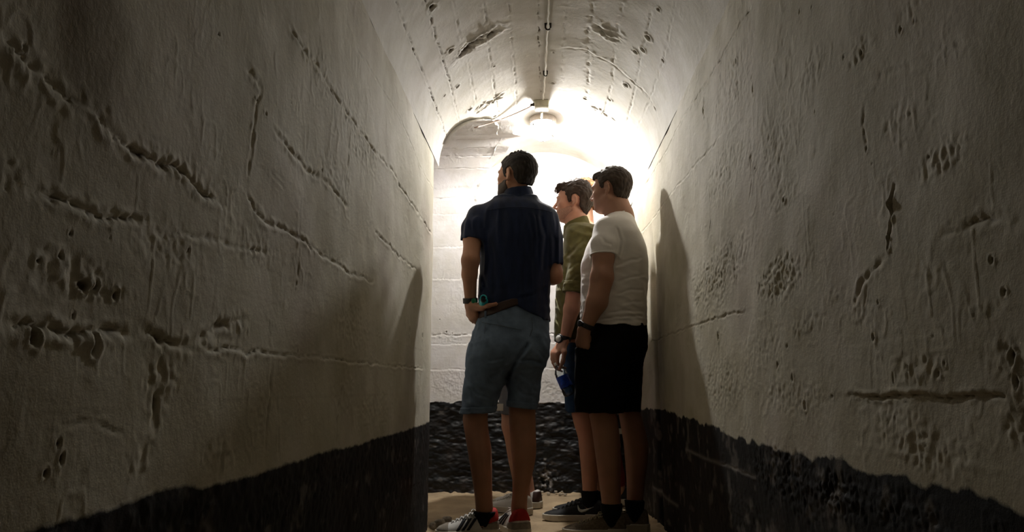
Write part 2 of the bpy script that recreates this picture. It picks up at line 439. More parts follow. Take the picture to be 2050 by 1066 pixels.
LG(c7([(0, 200), (150, 215), (300, 220), (540, 238)]), w=.012, d=.013, step=.004, dirt=.7, dash=.4)
LG(c7([(1040, 175), (940, 195), (860, 235), (780, 290), (700, 262), (600, 205)]), w=.013, d=.010, dirt=.5, dash=.5)
LG(c7([(860, 287), (1000, 305), (1150, 320), (1300, 335), (1450, 345), (1600, 360), (1780, 380)]), w=.007, d=.009, step=.004, dirt=.7, dash=.25)
LG(c7([(0, 350), (90, 348)]), w=.008, d=.006)
LG(c7([(640, 300), (680, 400), (655, 520), (650, 630)]), w=.020, d=.009, dash=.8)
LG(c7([(1145, 372), (1135, 480), (1120, 650), (1110, 770)]), w=.009, d=.006, dash=.7)
LG(c7([(1165, 490), (1170, 640), (1172, 750)]), w=.008, d=.005)
LG(c7([(610, 680), (590, 770), (560, 885)]), w=.012, d=.007, dash=.7)
LG(c7([(955, 655), (930, 750), (920, 830)]), w=.012, d=.008, dash=.7)
LG(c7([(1460, 350), (1420, 560), (1410, 700)]), w=.010, d=.004, dash=.7)
LG(c7([(250, 610), (420, 600), (520, 640)]), w=.007, d=.003)
LG(c7([(1522, 850), (1505, 960), (1490, 1060)]), w=.007, d=.009, dirt=0)
LG(c7([(1780, 850), (1600, 990), (1500, 1066)]), w=.008, d=.004, dirt=0)
for (x, y, r) in [(82, 168, .009), (910, 355, .007), (940, 405, .007), (122, 930, .009), (205, 915, .010), (240, 830, .007), (280, 785, .006), (975, 370, .005), (660, 890, .008), (775, 122, .006), (675, 140, .006), (1030, 365, .006), (195, 545, .005), (380, 850, .006), (900, 350, .005), (1145, 605, .006)]:
    p = onwall(c6([(x, y)]), XL)[0]; R.pit(p[0], p[1], r, .010, el=(1.1, .9))
for (x, y, r, e) in [(1728, 215, .007, 2.2), (1780, 238, .006, 2), (1250, 20, .006, 2), (305, 155, .007, 1), (240, 690, .010, 1), (190, 820, .010, 1), (255, 755, .010, 1.6), (130, 235, .018, 1.2), (385, 275, .020, 1.2), (350, 30, .018, 1), (400, 25, .014, 1), (480, 65, .014, 1), (630, 225, .006, 1), (1255, 305, .006, 1), (1385, 345, .005, 1)]:
    p = onwall(c7([(x, y)]), XL)[0]; R.pit(p[0], p[1], r, .012, el=(1, e))
for (x, y, rx, ry, a) in [(600, 900, 190, 130, .006), (900, 880, 140, 100, .005), (250, 980, 220, 110, .009), (40, 610, 90, 110, .008), (1250, 430, 90, 160, .004), (700, 650, 120, 90, .006), (560, 560, 90, 60, .005), (1150, 300, 60, 70, .004), (1200, 620, 80, 100, .005), (1300, 560, 70, 90, .005)]:
    a0 = onwall(c6([(x-rx, y), (x+rx, y)]), XL); b0 = onwall(c6([(x, y-ry), (x, y+ry)]), XL)
    R.rough(b0[0][0], (b0[0][1]+b0[1][1])/2, abs(a0[1][0]-a0[0][0])/2, abs(b0[0][1]-b0[1][1])/2, a)
for (x, y, rx, ry, a) in [(690, 430, 100, 150, .008), (1500, 210, 110, 130, .006), (300, 240, 260, 80, .008), (420, 50, 200, 60, .010), (1450, 480, 60, 130, .005), (1120, 560, 60, 160, .005), (930, 740, 90, 110, .006), (590, 760, 90, 110, .006), (1600, 550, 130, 110, .005), (1010, 200, 70, 60, .006), (1300, 900, 400, 160, .008), (1700, 800, 110, 150, .005), (760, 1000, 300, 100, .006)]:
    a0 = onwall(c7([(x-rx, y), (x+rx, y)]), XL); b0 = onwall(c7([(x, y-ry), (x, y+ry)]), XL)
    R.rough(b0[0][0], (b0[0][1]+b0[1][1])/2, abs(a0[1][0]-a0[0][0])/2, abs(b0[0][1]-b0[1][1])/2, a)
p = onwall(c6([(330, 130)]), XL)[0]
R.stain += .9*sstep(1.2, .3, np.hypot((U-p[0])/.07, (V_-p[1])/.13)+.25*R.n3)
R.stain += .35*sstep(.1, .9, fbm(U, V_, 0, 3.1, 4, 41))
bl = onwall([(40, 1080)]+c7([(110, 1066), (380, 990), (600, 912), (750, 882), (900, 865), (1050, 825), (1200, 780), (1350, 735), (1500, 700), (1650, 655), (1780, 615), (1830, 592)]), XL)
bz = np.interp(ys, [q[0] for q in bl], [q[1] for q in bl])
bandL = V_-bz[:, None]-.005*vn(U, V_, 0, 12, 51)-.002*R.n1
R.wear += sstep(.35, .9, fbm(U, V_, 0, 22, 3, 61))*.35
R.h += np.where(bandL < 0, .0014*fbm(U, V_, 0, 50, 2, 63), 0)
# the outer corner is worn round
cr = np.clip((U-(YEND-.20))/.20, 0, 1)
X = XL+R.h-.045*cr**2.2
pit_ = dict(dirt=R.dirt, stain=R.stain, band=bandL, wear=R.wear)
o = mesh_obj('wall_left', np.stack([X, U, V_], -1), grid_faces(*U.shape), M_WALL_DIM, attrs=pit_); tag(o, kind='structure')
XE_L = float(XL-.045)
# ---- right wall (runs on to the back wall)
ys = np.concatenate([np.linspace(-5.0, .55, 60)[:-1], spaced(.55, YBACK+.03, lambda y: .0025*(max(y, .8)/.8)**1.0)])
U, V_ = np.meshgrid(ys, zs, indexing='ij')
R = Relief(U, V_); R.base(); R.sheet = True
def RG(pts, **k): R.groove(onwall(pts, XR), **k)
RG(c8([(450, 20), (400, 110), (305, 270), (200, 440), (110, 600), (30, 740)]), w=.009, d=.009, step=.003, dirt=.8, dash=.4)
RG(c8([(350, 480), (250, 590), (150, 710), (60, 840)]), w=.008, d=.006, step=.002, dirt=.35)
RG(c8([(962, 655), (955, 720), (956, 760), (948, 820), (946, 885)]), w=.0045, d=.030, dirt=1.6, dash=0, wob=.003)
RG(c8([(962, 655), (955, 720), (956, 760), (948, 820), (946, 885)]), w=.006, d=.014, dirt=1.6, dash=0, wob=.003)
RG(c8([(310, 770), (303, 832)]), w=.007, d=.008, dirt=1)
RG(c8([(1130, 850), (1250, 795), (1340, 782), (1430, 792)]), w=.012, d=.006)
RG(c9([(990, 40), (940, 90), (890, 135), (870, 200)]), w=.012, d=.010, dash=.6)
RG(c9([(918, 150), (905, 212)]), w=.006, d=.012, dirt=1)
RG(c9([(850, 547), (950, 550), (1100, 546), (1200, 556), (1450, 548)]), w=.006, d=.010, step=.005, dirt=.7, dash=.2)
RG(c9([(100, 350), (150, 330), (230, 300), (340, 260), (460, 225)]), w=.007, d=.007, step=.002, dirt=.4)
RG(c9([(150, 715), (300, 788), (400, 822), (490, 860)]), w=.006, d=.005, dirt=0)
RG(c9([(110, 895), (180, 950), (260, 1010), (320, 1066)]), w=.006, d=.005, dirt=0)
RG(c8([(1210, 420), (1200, 500)]), w=.010, d=.005)
RG(c8([(455, 560), (460, 640), (450, 720)]), w=.009, d=.006, dirt=.7)
RG(c8([(860, 360), (850, 440), (865, 520)]), w=.008, d=.004)
RG(c8([(840, 300), (1000, 240), (1250, 150)]), w=.012, d=.003, dirt=.1)
for (x, y, r, e) in [(400, 215, .009, 1.3), (283, 395, .008, 3.0), (985, 105, .008, 1.2), (865, 530, .008, 1.2), (1088, 555, .007, .8), (570, 712, .009, 1), (683, 397, .006, 1), (1315, 925, .011, .8), (460, 320, .008, 2.6), (455, 280, .006, 2), (885, 580, .006, 1), (742, 765, .005, 1), (715, 985, .004, 1), (470, 600, .007, 1), (1245, 790, .005, 1), (370, 600, .006, 1), (785, 205, .006, 1.4), (845, 185, .006, 2), (1035, 75, .006, 1.6), (622, 40, .006, 1.6), (665, 25, .006, 1)]:
    p = onwall(c8([(x, y)]), XR)[0]; R.pit(p[0], p[1], r, .011, el=(1, e))
for (x, y, r, e) in [(352, 325, .010, 1.8), (685, 590, .009, 1.5), (640, 485, .008, 1.5), (940, 330, .011, 1.2), (1170, 322, .008, .7), (745, 412, .004, 1), (1020, 490, .007, 3), (1060, 575, .006, 1), (580, 440, .006, 2.5), (620, 365, .006, 1.5), (1190, 470, .010, 1), (1470, 400, .013, 1.6), (1490, 500, .012, 1.5), (1020, 635, .006, 1), (115, 165, .007, 1.2), (960, 200, .008, 1), (1215, 430, .008, 1.2), (1080, 450, .008, 1), (1440, 160, .010, .8), (785, 555, .006, 1)]:
    p = onwall(c9([(x, y)]), XR)[0]; R.pit(p[0], p[1], r, .011, el=(1, e))
def rpatch(c, x, y, rx, ry, a):
    a0 = onwall(c([(x-rx, y), (x+rx, y)]), XR); b0 = onwall(c([(x, y-ry), (x, y+ry)]), XR)
    R.rough(b0[0][0], (b0[0][1]+b0[1][1])/2, abs(a0[1][0]-a0[0][0])/2, abs(b0[0][1]-b0[1][1])/2, a)
for q in [(370, 340, 90, 170, .006), (530, 520, 130, 160, .005), (660, 270, 70, 90, .005), (970, 420, 90, 80, .006), (1170, 540, 90, 80, .005), (350, 620, 110, 130, .006), (560, 700, 80, 90, .005), (320, 960, 160, 120, .007), (560, 980, 120, 100, .006), (240, 180, 90, 140, .003), (840, 180, 70, 60, .005), (1100, 590, 110, 70, .006), (1000, 60, 90, 60, .005)]: rpatch(c8, *q)
for q in [(580, 120, 120, 130, .007), (320, 160, 90, 150, .007), (350, 500, 110, 140, .007), (1100, 450, 150, 90, .010), (690, 280, 90, 60, .006), (620, 560, 180, 90, .006), (1030, 650, 130, 170, .007), (1440, 400, 110, 110, .010), (1470, 640, 80, 120, .012), (880, 230, 80, 80, .006), (790, 170, 60, 50, .005), (1190, 760, 200, 120, .006), (600, 860, 250, 160, .010), (900, 950, 300, 130, .009), (350, 960, 250, 150, .006), (1150, 80, 120, 60, .004), (1350, 230, 140, 60, .004), (520, 360, 120, 160, .004)]: rpatch(c9, *q)
R.stain += .35*sstep(.1, .9, fbm(U, V_, 0, 3.1, 4, 43))
R.wear += sstep(.3, .9, fbm(U, V_, 0, 22, 3, 67))*.4
D, arc, sd, tot = seg_dist(U, V_, onwall(c9([(230, 752), (300, 788), (400, 822), (490, 860)]), XR)); R.wear += .55*np.exp(-(D/.006)**2)
D, arc, sd, tot = seg_dist(U, V_, onwall(c9([(115, 897), (160, 940), (200, 968)]), XR)); R.wear += .7*np.exp(-(D/.008)**2)
bl = onwall(c9([(60, 600), (150, 605), (300, 660), (450, 720), (560, 745), (640, 770), (800, 790), (900, 832), (1000, 850), (1250, 915), (1500, 990)]), XR)
q = sorted(bl, key=lambda t: t[0])
bz = np.interp(ys, [t[0] for t in q], [t[1] for t in q])
bandR = V_-bz[:, None]-.008*vn(U, V_, 0, 18, 51)-.006*R.n1
# swelling pillar past the tunnel's end
R.h += np.where(U > 3.55, .0, 0)
bul = .018*np.exp(-((U-4.05)/.22)**2)-.030*np.exp(-((U-3.62)/.035)**2)*sstep(1.5, 1.0, V_)
X = XR-R.h-bul+.030*sstep(.9, .0, V_)*0
o = mesh_obj('wall_right', np.stack([X, U, V_], -1), grid_faces(*U.shape)[:, ::-1], M_WALL_DIM, attrs=dict(dirt=R.dirt, stain=R.stain, band=bandR, wear=R.wear)); tag(o, kind='structure')
# ---- tunnel vault
def arch(xx, zs0=ZS, zc=ZC, xl=XL, xr=XR):
    c = (xl+xr)/2; a = (xr-xl)/2; t = np.clip(np.abs((xx-c)/a), 0, 1)
    return zs0+(zc-zs0)*(1-t**2.05)**(1/1.9)
def ar_param(n):
    xs_ = (XL+XR)/2+(XR-XL)/2*np.sin(np.linspace(-math.pi/2, math.pi/2, n)); return xs_, arch(xs_)
def onarch(pts):
    out = []
    for p in pts:
        d = ray(*p); t = np.linspace(1.0, 7, 4000); P = O3[None]+d[None]*t[:, None]
        ok = (P[:, 0] > XL) & (P[:, 0] < XR) & (P[:, 2] > arch(P[:, 0])); i = np.argmax(ok) if ok.any() else None
        if i is None:
            xw = XL if d[0] < 0 else XR; w = WX(p[0], p[1], xw); out.append((np.interp(xw, AX, AS), w[1])); continue
        out.append((float(np.interp(P[i, 0], AX, AS)), float(P[i, 1])))
    return out
AX, AZ = ar_param(420)
AS = np.concatenate([[0], np.cumsum(np.hypot(np.diff(AX), np.diff(AZ)))])
NA = 330
S_ = np.linspace(0, AS[-1], NA); ax = np.interp(S_, AS, AX); az = np.interp(S_, AS, AZ)
ys = np.concatenate([np.linspace(-5.0, 1.9, 50)[:-1], np.linspace(1.9, YBACK+.02, 560)])
U, V_ = np.meshgrid(S_, ys, indexing='ij')
R = Relief(U, V_); R.base(.5)
CL = [([(110, -40), (155, 0), (190, 180), (250, 400), (310, 690)], .006, .006, .35), ([(355, -30), (360, 0), (400, 350), (435, 620), (465, 790)], .006, .006, .4),
      ([(528, -30), (530, 0), (550, 280), (570, 530), (585, 790)], .006, .006, .5), ([(727, -30), (727, 0), (730, 350), (740, 670)], .006, .007, .8),
      ([(912, -30), (910, 0), (895, 300), (878, 560), (875, 770)], .006, .005, .4), ([(1095, -30), (1090, 0), (1080, 100), (1055, 220), (1060, 400), (1050, 700)], .012, .007, .4),
      ([(1310, -30), (1300, 0), (1265, 120), (1240, 280), (1220, 550), (1180, 700), (1130, 900)], .009, .005, .3), ([(-40, -30), (0, 100), (75, 350), (150, 600), (205, 850)], .006, .009, .9),
      ([(-230, 0), (0, 600), (60, 760), (140, 980)], .006, .009, .9), ([(1480, 60), (1420, 330), (1380, 560), (1310, 850), (1250, 1060)], .008, .006, .3),
      ([(1640, 0), (1560, 400), (1450, 720), (1330, 1000)], .006, .004, .2)]
for pts, w, d, dr in CL: R.groove(onarch(c4(pts)), w=w*.62, d=d*.42, dirt=dr*1.1, dash=.9, wob=.006)
R.groove(onarch(c4([(910, 320), (1040, 330), (1100, 370), (1200, 410), (1300, 490), (1380, 560), (1460, 640), (1520, 760)])), w=.008, d=.004, step=.004, dirt=.35, dash=.4)
for pts, w in [([(475, 183), (400, 225), (300, 275), (240, 340), (190, 382)], .014), ([(440, 215), (340, 280), (255, 300)], .012), ([(482, 625), (400, 690), (310, 760)], .006), ([(470, 655), (380, 680), (300, 745)], .005),
               ([(1110, 170), (1180, 205), (1265, 225)], .012), ([(1130, 200), (1190, 245), (1262, 270)], .007), ([(1090, 705), (1130, 735), (1180, 760)], .010), ([(1225, 785), (1260, 820)], .006)]:
    R.groove(onarch(c4(pts)), w=w, d=.016, dirt=1.15, dash=.5, wob=.016)
for (x, y, r) in [(15, 45, .014), (140, 335, .012), (185, 578, .009), (825, 350, .005), (820, 555, .008), (1310, 565, .012), (1375, 345, .009), (1425, 330, .010), (1460, 250, .010), (1525, 65, .007), (1555, 405, .006), (265, 730, .009), (430, 775, .009), (430, 440, .006), (205, 365, .010), (1035, 655, .008), (100, 635, .006), (1200, 660, .008)]:
    p = onarch(c4([(x, y)]))[0]; R.pit(p[0], p[1], r, .010, dirt=1.3)
R.stain += .25*sstep(.1, .9, fbm(U, V_, 0, 4, 4, 47))
tx = np.gradient(ax, S_); tz = np.gradient(az, S_)
X = ax[:, None]+tz[:, None]*R.h*1.0; Z = az[:, None]-tx[:, None]*R.h
def passage_h(y):
    tb = np.clip(np.abs((y-YEND)/(YBACK-YEND)-.5)*2, 0, 1)
    return CAMZ+1.22+.25*(1-tb**2.6)**(1/2.0)+.012*vn(y, 0, 0, 9, 3)
Qc = grid_faces(*U.shape)
xc = X.ravel()[Qc].mean(1); yc = V_.ravel()[Qc].mean(1); zc_ = Z.ravel()[Qc].mean(1)
open_ = (yc > YEND) & (xc < .02) & (passage_h(yc)+.004*vn(xc, yc, 0, 40, 5)-.002 > zc_)
# h<0 cuts upward into the vault
o = mesh_obj('ceiling', np.stack([X, V_, Z], -1), Qc[~open_], M_VAULT_LIT, attrs=dict(dirt=R.dirt, stain=R.stain, band=np.ones_like(U), wear=R.wear)); tag(o, kind='structure')
# ---- junction chamber ceiling: the tunnel vault rising towards the back, crossed by the side passage's vault
xs_ = np.concatenate([np.linspace(-2.6, -.9, 40)[:-1], np.linspace(-.9, .05, 260)]); ys = YEND+(YBACK+.02-YEND)*(.5-.5*np.cos(np.linspace(0, math.pi, 280)))
U, V_ = np.meshgrid(xs_, ys, indexing='ij')
H = passage_h(V_)
R = Relief(U, V_); R.base(.8)
yy = YEND+.05
while yy < YBACK:
    R.groove([(-2.6, yy), (-.25, yy+.01)], w=.004, d=.004, dirt=.12, dash=.6); yy += .105
hy = np.where(U > XL, arch(U), 0)
Qc = grid_faces(*U.shape); k = ~((H-R.h < hy-.035).ravel()[Qc].all(1))
o = mesh_obj('ceiling_1', np.stack([U, V_, H-R.h], -1), Qc[k], M_WALL_LIT, attrs=dict(dirt=R.dirt, stain=R.stain, band=np.ones_like(U), wear=R.wear)); tag(o, kind='structure')
# ---- back wall
xs_ = np.concatenate([np.linspace(-2.6, -.75, 60)[:-1], np.linspace(-.75, XR+.05, 430)]); zs2 = np.linspace(0, 2.3, 560)
U, V_ = np.meshgrid(xs_, zs2, indexing='ij')
R = Relief(U, V_); R.base(1.0)
def onback(pts): return [(W(p[0], p[1], YBACK)[0], W(p[0], p[1], YBACK)[2]) for p in pts]
for (y0, d) in [(270, .005), (300, .006), (337, .007), (380, .006), (430, .004), (495, .003), (560, .003), (672, .008), (690, .004), (742, .004)]:
    a = onback([(700, y0-6), (873, y0), (985 if y0 < 440 else 1180, y0-4)]); R.groove(a, w=.0045, d=d*.7, step=.003, dirt=.12, dash=.7)
R.groove(onback([(985, 262), (995, 285), (983, 312), (962, 325), (958, 350), (948, 385), (950, 410)]), w=.014, d=.012, dirt=.8, dash=.9, wob=.02)
for (x, y, r) in [(985, 296, .016), (966, 327, .016), (957, 345, .012), (985, 315, .010), (893, 665, .006), (905, 668, .005), (1190, 318, .012), (1200, 332, .008), (1025, 262, .010), (880, 640, .004)]:
    p = onback([(x, y)])[0]; R.pit(p[0], p[1], r, .010)
for (x, y, rx, ry, a) in [(900, 675, 50, 14, .009), (905, 770, 60, 40, .008), (930, 600, 60, 60, .004), (1110, 780, 60, 35, .008), (960, 420, 40, 40, .005)]:
    p = onback([(x, y)])[0]; R.rough(p[0], p[1], rx/SC(YBACK), ry/SC(YBACK), a, dirt=.2)
bzb = W(900, 806, YBACK)[2]
bandB = V_-bzb-.010*vn(U, V_, 0, 14, 53)-.004*R.n1
k = bandB < 0
R.h += np.where(k, .008*fbm(U*.5, V_, 0, 30, 3, 71)+.003*vn(U*.5, V_, 0, 80, 72), 0)
R.wear += np.where(k, .25*sstep(.5, 1.0, fbm(U*.5, V_, 0, 30, 3, 73)), 0)
p = W(1095, 960, YBACK); kk = sstep(1, .2, np.hypot((U-p[0])/.07, (V_-p[2])/.16)+.4*R.n1)
R.h += kk*.02*fbm(U, V_, 0, 45, 2, 75); R.wear += kk*sstep(.0, .5, fbm(U, V_, 0, 60, 2, 77))*.9
o = mesh_obj('wall_back', np.stack([U, YBACK-R.h, V_], -1), grid_faces(*U.shape), M_WALL_LIT, attrs=dict(dirt=R.dirt, stain=R.stain, band=bandB, wear=R.wear)); tag(o, kind='structure')
# ---- side passage near wall, spandrel above the tunnel mouth, far ends
def plane(name, P, nu=40, nv=40, band=None):
    a, b, c, d = [np.array(p, float) for p in P]
    s, t = np.meshgrid(np.linspace(0, 1, nu), np.linspace(0, 1, nv), indexing='ij')
    Pp = (a[None, None]*(1-s)[..., None]+b[None, None]*s[..., None])*(1-t)[..., None]+(d[None, None]*(1-s)[..., None]+c[None, None]*s[..., None])*t[..., None]
    bd = Pp[..., 2]-.49 if band is None else np.ones(s.shape)*band
    z0 = np.zeros(s.shape)
    o = mesh_obj(name, Pp, grid_faces(nu, nv), M_WALL_LIT, attrs=dict(dirt=z0, stain=z0, band=bd, wear=z0)); tag(o, kind='structure'); return o
plane('wall_passage', [(XE_L, YEND, 0), (-2.6, YEND, 0), (-2.6, YEND, 2.3), (XE_L, YEND, 2.3)])
plane('wall_end', [(-2.6, YEND, 0), (-2.6, YBACK, 0), (-2.6, YBACK, 2.3), (-2.6, YEND, 2.3)])
plane('wall_front', [(XL, -5.0, 0), (XR, -5.0, 0), (XR, -5.0, ZC), (XL, -5.0, ZC)])
# ---- floor
xs_ = np.concatenate([np.linspace(-2.6, -.6, 30)[:-1], np.linspace(-.6, XR+.05, 200)]); ys = np.concatenate([np.linspace(-5.0, 3.0, 90)[:-1], np.linspace(3.0, YBACK+.02, 260)])
U, V_ = np.meshgrid(xs_, ys, indexing='ij')
Z = .004*fbm(U, V_, 0, 5, 3, 81)+.0015*fbm(U, V_, 0, 45, 2, 83)
edge = np.minimum(np.minimum(np.where(V_ < YEND, U-XL, 1), XR-U), YBACK-V_)
Z = Z+.018*np.exp(-np.clip(edge, 0, 1)/.03)*(.6+.6*vn(U, V_, 0, 40, 85))-.004
o = mesh_obj('floor', np.stack([U, V_, Z], -1), grid_faces(*U.shape), M_FLOOR); tag(o, kind='structure')
# ------------------------------------------------------------------ signed-distance modelling on a rectilinear grid
class SDF:
    def __init__(s, xs, ys, zs):
        s.x = np.asarray(xs, np.float32); s.y = np.asarray(ys, np.float32); s.z = np.asarray(zs, np.float32)
        s.F = np.full((len(xs), len(ys), len(zs)), .2, np.float32)
    def sl(s, lo, hi):
        r = []
        for a, l, h in ((s.x, lo[0], hi[0]), (s.y, lo[1], hi[1]), (s.z, lo[2], hi[2])):
            i0 = max(0, int(np.searchsorted(a, l))-1); i1 = min(len(a), int(np.searchsorted(a, h))+1); r.append(slice(i0, i1))
        return tuple(r)
    def pts(s, S): return s.x[S[0]][:, None, None], s.y[S[1]][None, :, None], s.z[S[2]][None, None, :]
    def put(s, S, d, k, op='add'):
        A = s.F[S]
        if op == 'add':
            if k <= 0: s.F[S] = np.minimum(A, d)
            else:
                h = np.clip(k-np.abs(A-d), 0, None)/k; s.F[S] = np.minimum(A, d)-h*h*k*.25
        else:
            d = -d
            if k <= 0: s.F[S] = np.maximum(A, d)
            else:
                h = np.clip(k-np.abs(A-d), 0, None)/k; s.F[S] = np.maximum(A, d)+h*h*k*.25
    def cone(s, p1, p2, r1, r2, k=.01, op='add', flat=None):
        """tapered capsule; flat=(direction, factor) squashes it along a direction"""
        p1 = np.asarray(p1, float); p2 = np.asarray(p2, float); m = max(r1, r2)*(max(1, flat[1]) if flat else 1)+k+.02
        S = s.sl(np.minimum(p1, p2)-m, np.maximum(p1, p2)+m)
        X, Y, Z = s.pts(S)
        if 0 in (X.size, Y.size, Z.size): return
        d = p2-p1; L2 = float(d@d)+1e-12
        vx = X-p1[0]; vy = Y-p1[1]; vz = Z-p1[2]
        t = np.clip((vx*d[0]+vy*d[1]+vz*d[2])/L2, 0, 1)
        vx = vx-t*d[0]; vy = vy-t*d[1]; vz = vz-t*d[2]
        if flat:
            n = np.asarray(flat[0], float); n /= np.linalg.norm(n); f = 1/flat[1]-1
            q = (vx*n[0]+vy*n[1]+vz*n[2])*f; vx = vx+q*n[0]; vy = vy+q*n[1]; vz = vz+q*n[2]
        D = np.sqrt(vx*vx+vy*vy+vz*vz)-(r1+(r2-r1)*t)
        if flat and flat[1] < 1: D = D*max(.6, flat[1])
        s.put(S, D, k, op)
    def chain(s, P, R, k=.01, op='add', flat=None):
        for a, b, r1, r2 in zip(P[:-1], P[1:], R[:-1], R[1:]): s.cone(a, b, r1, r2, k, op, flat)
    def ell(s, c, r, k=.01, op='add', M=None):
        """ellipsoid; M: columns are its local axes"""
        c = np.asarray(c, float); m = max(r)+k+.02
        S = s.sl(c-m, c+m); X, Y, Z = s.pts(S)
        if 0 in (X.size, Y.size, Z.size): return
        x = X-c[0]; y = Y-c[1]; z = Z-c[2]
        if M is not None:
            x, y, z = (M[0, 0]*x+M[1, 0]*y+M[2, 0]*z), (M[0, 1]*x+M[1, 1]*y+M[2, 1]*z), (M[0, 2]*x+M[1, 2]*y+M[2, 2]*z)
        k0 = np.sqrt((x/r[0])**2+(y/r[1])**2+(z/r[2])**2)+1e-6; k1 = np.sqrt((x/r[0]**2)**2+(y/r[1]**2)**2+(z/r[2]**2)**2)+1e-6
        s.put(S, k0*(k0-1)/k1, k, op)
    def loft(s, rows, k=.02, n=2.2, op='add', grow=0.0, smooth=.012, caps=True):
        """rows: (z, cx, cy, a, b) sections of a near-vertical solid"""
        rows = sorted(rows); A = np.array(rows, float)
        z = s.z
        lo, hi = A[0, 0], A[-1, 0]
        S = s.sl((A[:, 1].min()-A[:, 3].max()-.06, A[:, 2].min()-A[:, 4].max()-.06, lo-k-.02), (A[:, 1].max()+A[:, 3].max()+.06, A[:, 2].max()+A[:, 4].max()+.06, hi+k+.02))
        X, Y, Z = s.pts(S); zz = s.z[S[2]]
        if 0 in (X.size, Y.size, Z.size): return
        fine = np.linspace(lo-.1, hi+.1, 400); kern = np.exp(-(np.arange(-12, 13)*(fine[1]-fine[0])/smooth)**2/2); kern /= kern.sum()
        c = []
        for j in range(1, 5):
            v = np.interp(fine, A[:, 0], A[:, j]); v = np.convolve(np.pad(v, 12, mode='edge'), kern, mode='valid'); c.append(np.interp(zz, fine, v)[None, None, :])
        cx, cy, a, b = c; a = a+grow; b = b+grow
        q = (np.abs((X-cx)/a)**n+np.abs((Y-cy)/b)**n)**(1/n)
        gx = (X-cx)/(a*a); gy = (Y-cy)/(b*b)
        g = np.sqrt(gx*gx+gy*gy)/np.maximum(q, 1e-3)+1e-6
        d = (q-1)/np.clip(g, 1/np.maximum(a, b), 1/np.minimum(a, b))
        d = np.maximum(d, np.maximum(lo-Z, Z-hi)) if caps else d
        s.put(S, d.astype(np.float32), k, op)
    def cut(s, p, n, k=0.0, box=None):
        """keep only the side opposite to n"""
        S = s.sl(*box) if box else (slice(None),)*3
        X, Y, Z = s.pts(S); n = np.asarray(n, float); n = n/np.linalg.norm(n)
        d = (X-p[0])*n[0]+(Y-p[1])*n[1]+(Z-p[2])*n[2]
        s.F[S] = np.maximum(s.F[S], d.astype(np.float32))
    def disp(s, f, band=.03):
        """add f(x,y,z) near the surface (positive = outwards)"""
        i = np.nonzero(np.abs(s.F) < band)
        s.F[i] -= f(s.x[i[0]], s.y[i[1]], s.z[i[2]]).astype(np.float32)
    def poly(s):
        F = s.F; S = (F < 0)
        n = [m-1 for m in F.shape]
        c = [F[i:i+n[0], j:j+n[1], k:k+n[2]] for i in (0, 1) for j in (0, 1) for k in (0, 1)]
        cnt = np.zeros(n, np.int8)
        for q in (0, 1):
            for w in (0, 1):
                for e in (0, 1): cnt += S[q:q+n[0], w:w+n[1], e:e+n[2]]
        act = (cnt > 0) & (cnt < 8)
        idx = np.nonzero(act); N = len(idx[0])
        vid = np.full(n, -1, np.int32); vid[idx] = np.arange(N)
        I, J, K = idx; acc = np.zeros((N, 3)); num = np.zeros(N)
        def cor(q, w, e): return F[I+q, J+w, K+e], np.stack([s.x[I+q], s.y[J+w], s.z[K+e]], -1)
        C = {(q, w, e): cor(q, w, e) for q in (0, 1) for w in (0, 1) for e in (0, 1)}
        for a in C:
            for ax_ in range(3):
                if a[ax_] == 0:
                    b = list(a); b[ax_] = 1; b = tuple(b)
                    fa, pa = C[a]; fb, pb = C[b]; m = (fa < 0) != (fb < 0)
                    t = np.where(m, fa/(fa-fb+1e-12), 0)[:, None]
                    acc += np.where(m[:, None], pa+(pb-pa)*t, 0); num += m
        V = acc/num[:, None]
        Q = []
        for ax_ in range(3):
            a = S[:-1] if ax_ == 0 else (S[:, :-1] if ax_ == 1 else S[:, :, :-1]); b = S[1:] if ax_ == 0 else (S[:, 1:] if ax_ == 1 else S[:, :, 1:])
            e = np.nonzero(a != b); e = [v.copy() for v in e]
            o1, o2 = (ax_+1) % 3, (ax_+2) % 3
            ok = (e[o1] > 0) & (e[o2] > 0) & (e[o1] < n[o1]) & (e[o2] < n[o2]); e = [v[ok] for v in e]
            ins = a[e[0], e[1], e[2]]
            def g(d1, d2):
                q = [v.copy() for v in e]; q[o1] -= d1; q[o2] -= d2; return vid[q[0], q[1], q[2]]
            quad = np.stack([g(1, 1), g(0, 1), g(0, 0), g(1, 0)], -1)
            quad = np.where(ins[:, None], quad, quad[:, ::-1]); Q.append(quad)
        Q = np.concatenate(Q); Q = Q[(Q >= 0).all(1)]
        return V, Q
    def mesh(s, name, mat, parent, origin=None):
        V, Q = s.poly()
        o = np.array(origin if origin is not None else (0, 0, 0), float)
        if parent is not None: o = np.array(ORG[parent.name])
        return mesh_obj(name, V-o, Q, mat, parent)
ORG = {}
def grid(lo, hi, h=.005, fine=()):
    """axes for an SDF; fine: list of (z0, z1, h) bands refined in z"""
    xs = np.arange(lo[0], hi[0]+h, h); ys = np.arange(lo[1], hi[1]+h, h)
    zs = []; z = lo[2]
    while z < hi[2]+h:
        zs.append(z); st = h
        for a, b, hh in fine:
            if a <= z <= b: st = hh
        z += st
    return SDF(xs, ys, zs)
def root(name, loc, label, cat, group=None):
    o = empty(name, loc); tag(o, label, cat, group); ORG[o.name] = loc; return o
def child(obj, parent_obj):
    """make obj a sub-part of a part whose object origin is the thing's base"""
    obj.parent = parent_obj; return obj
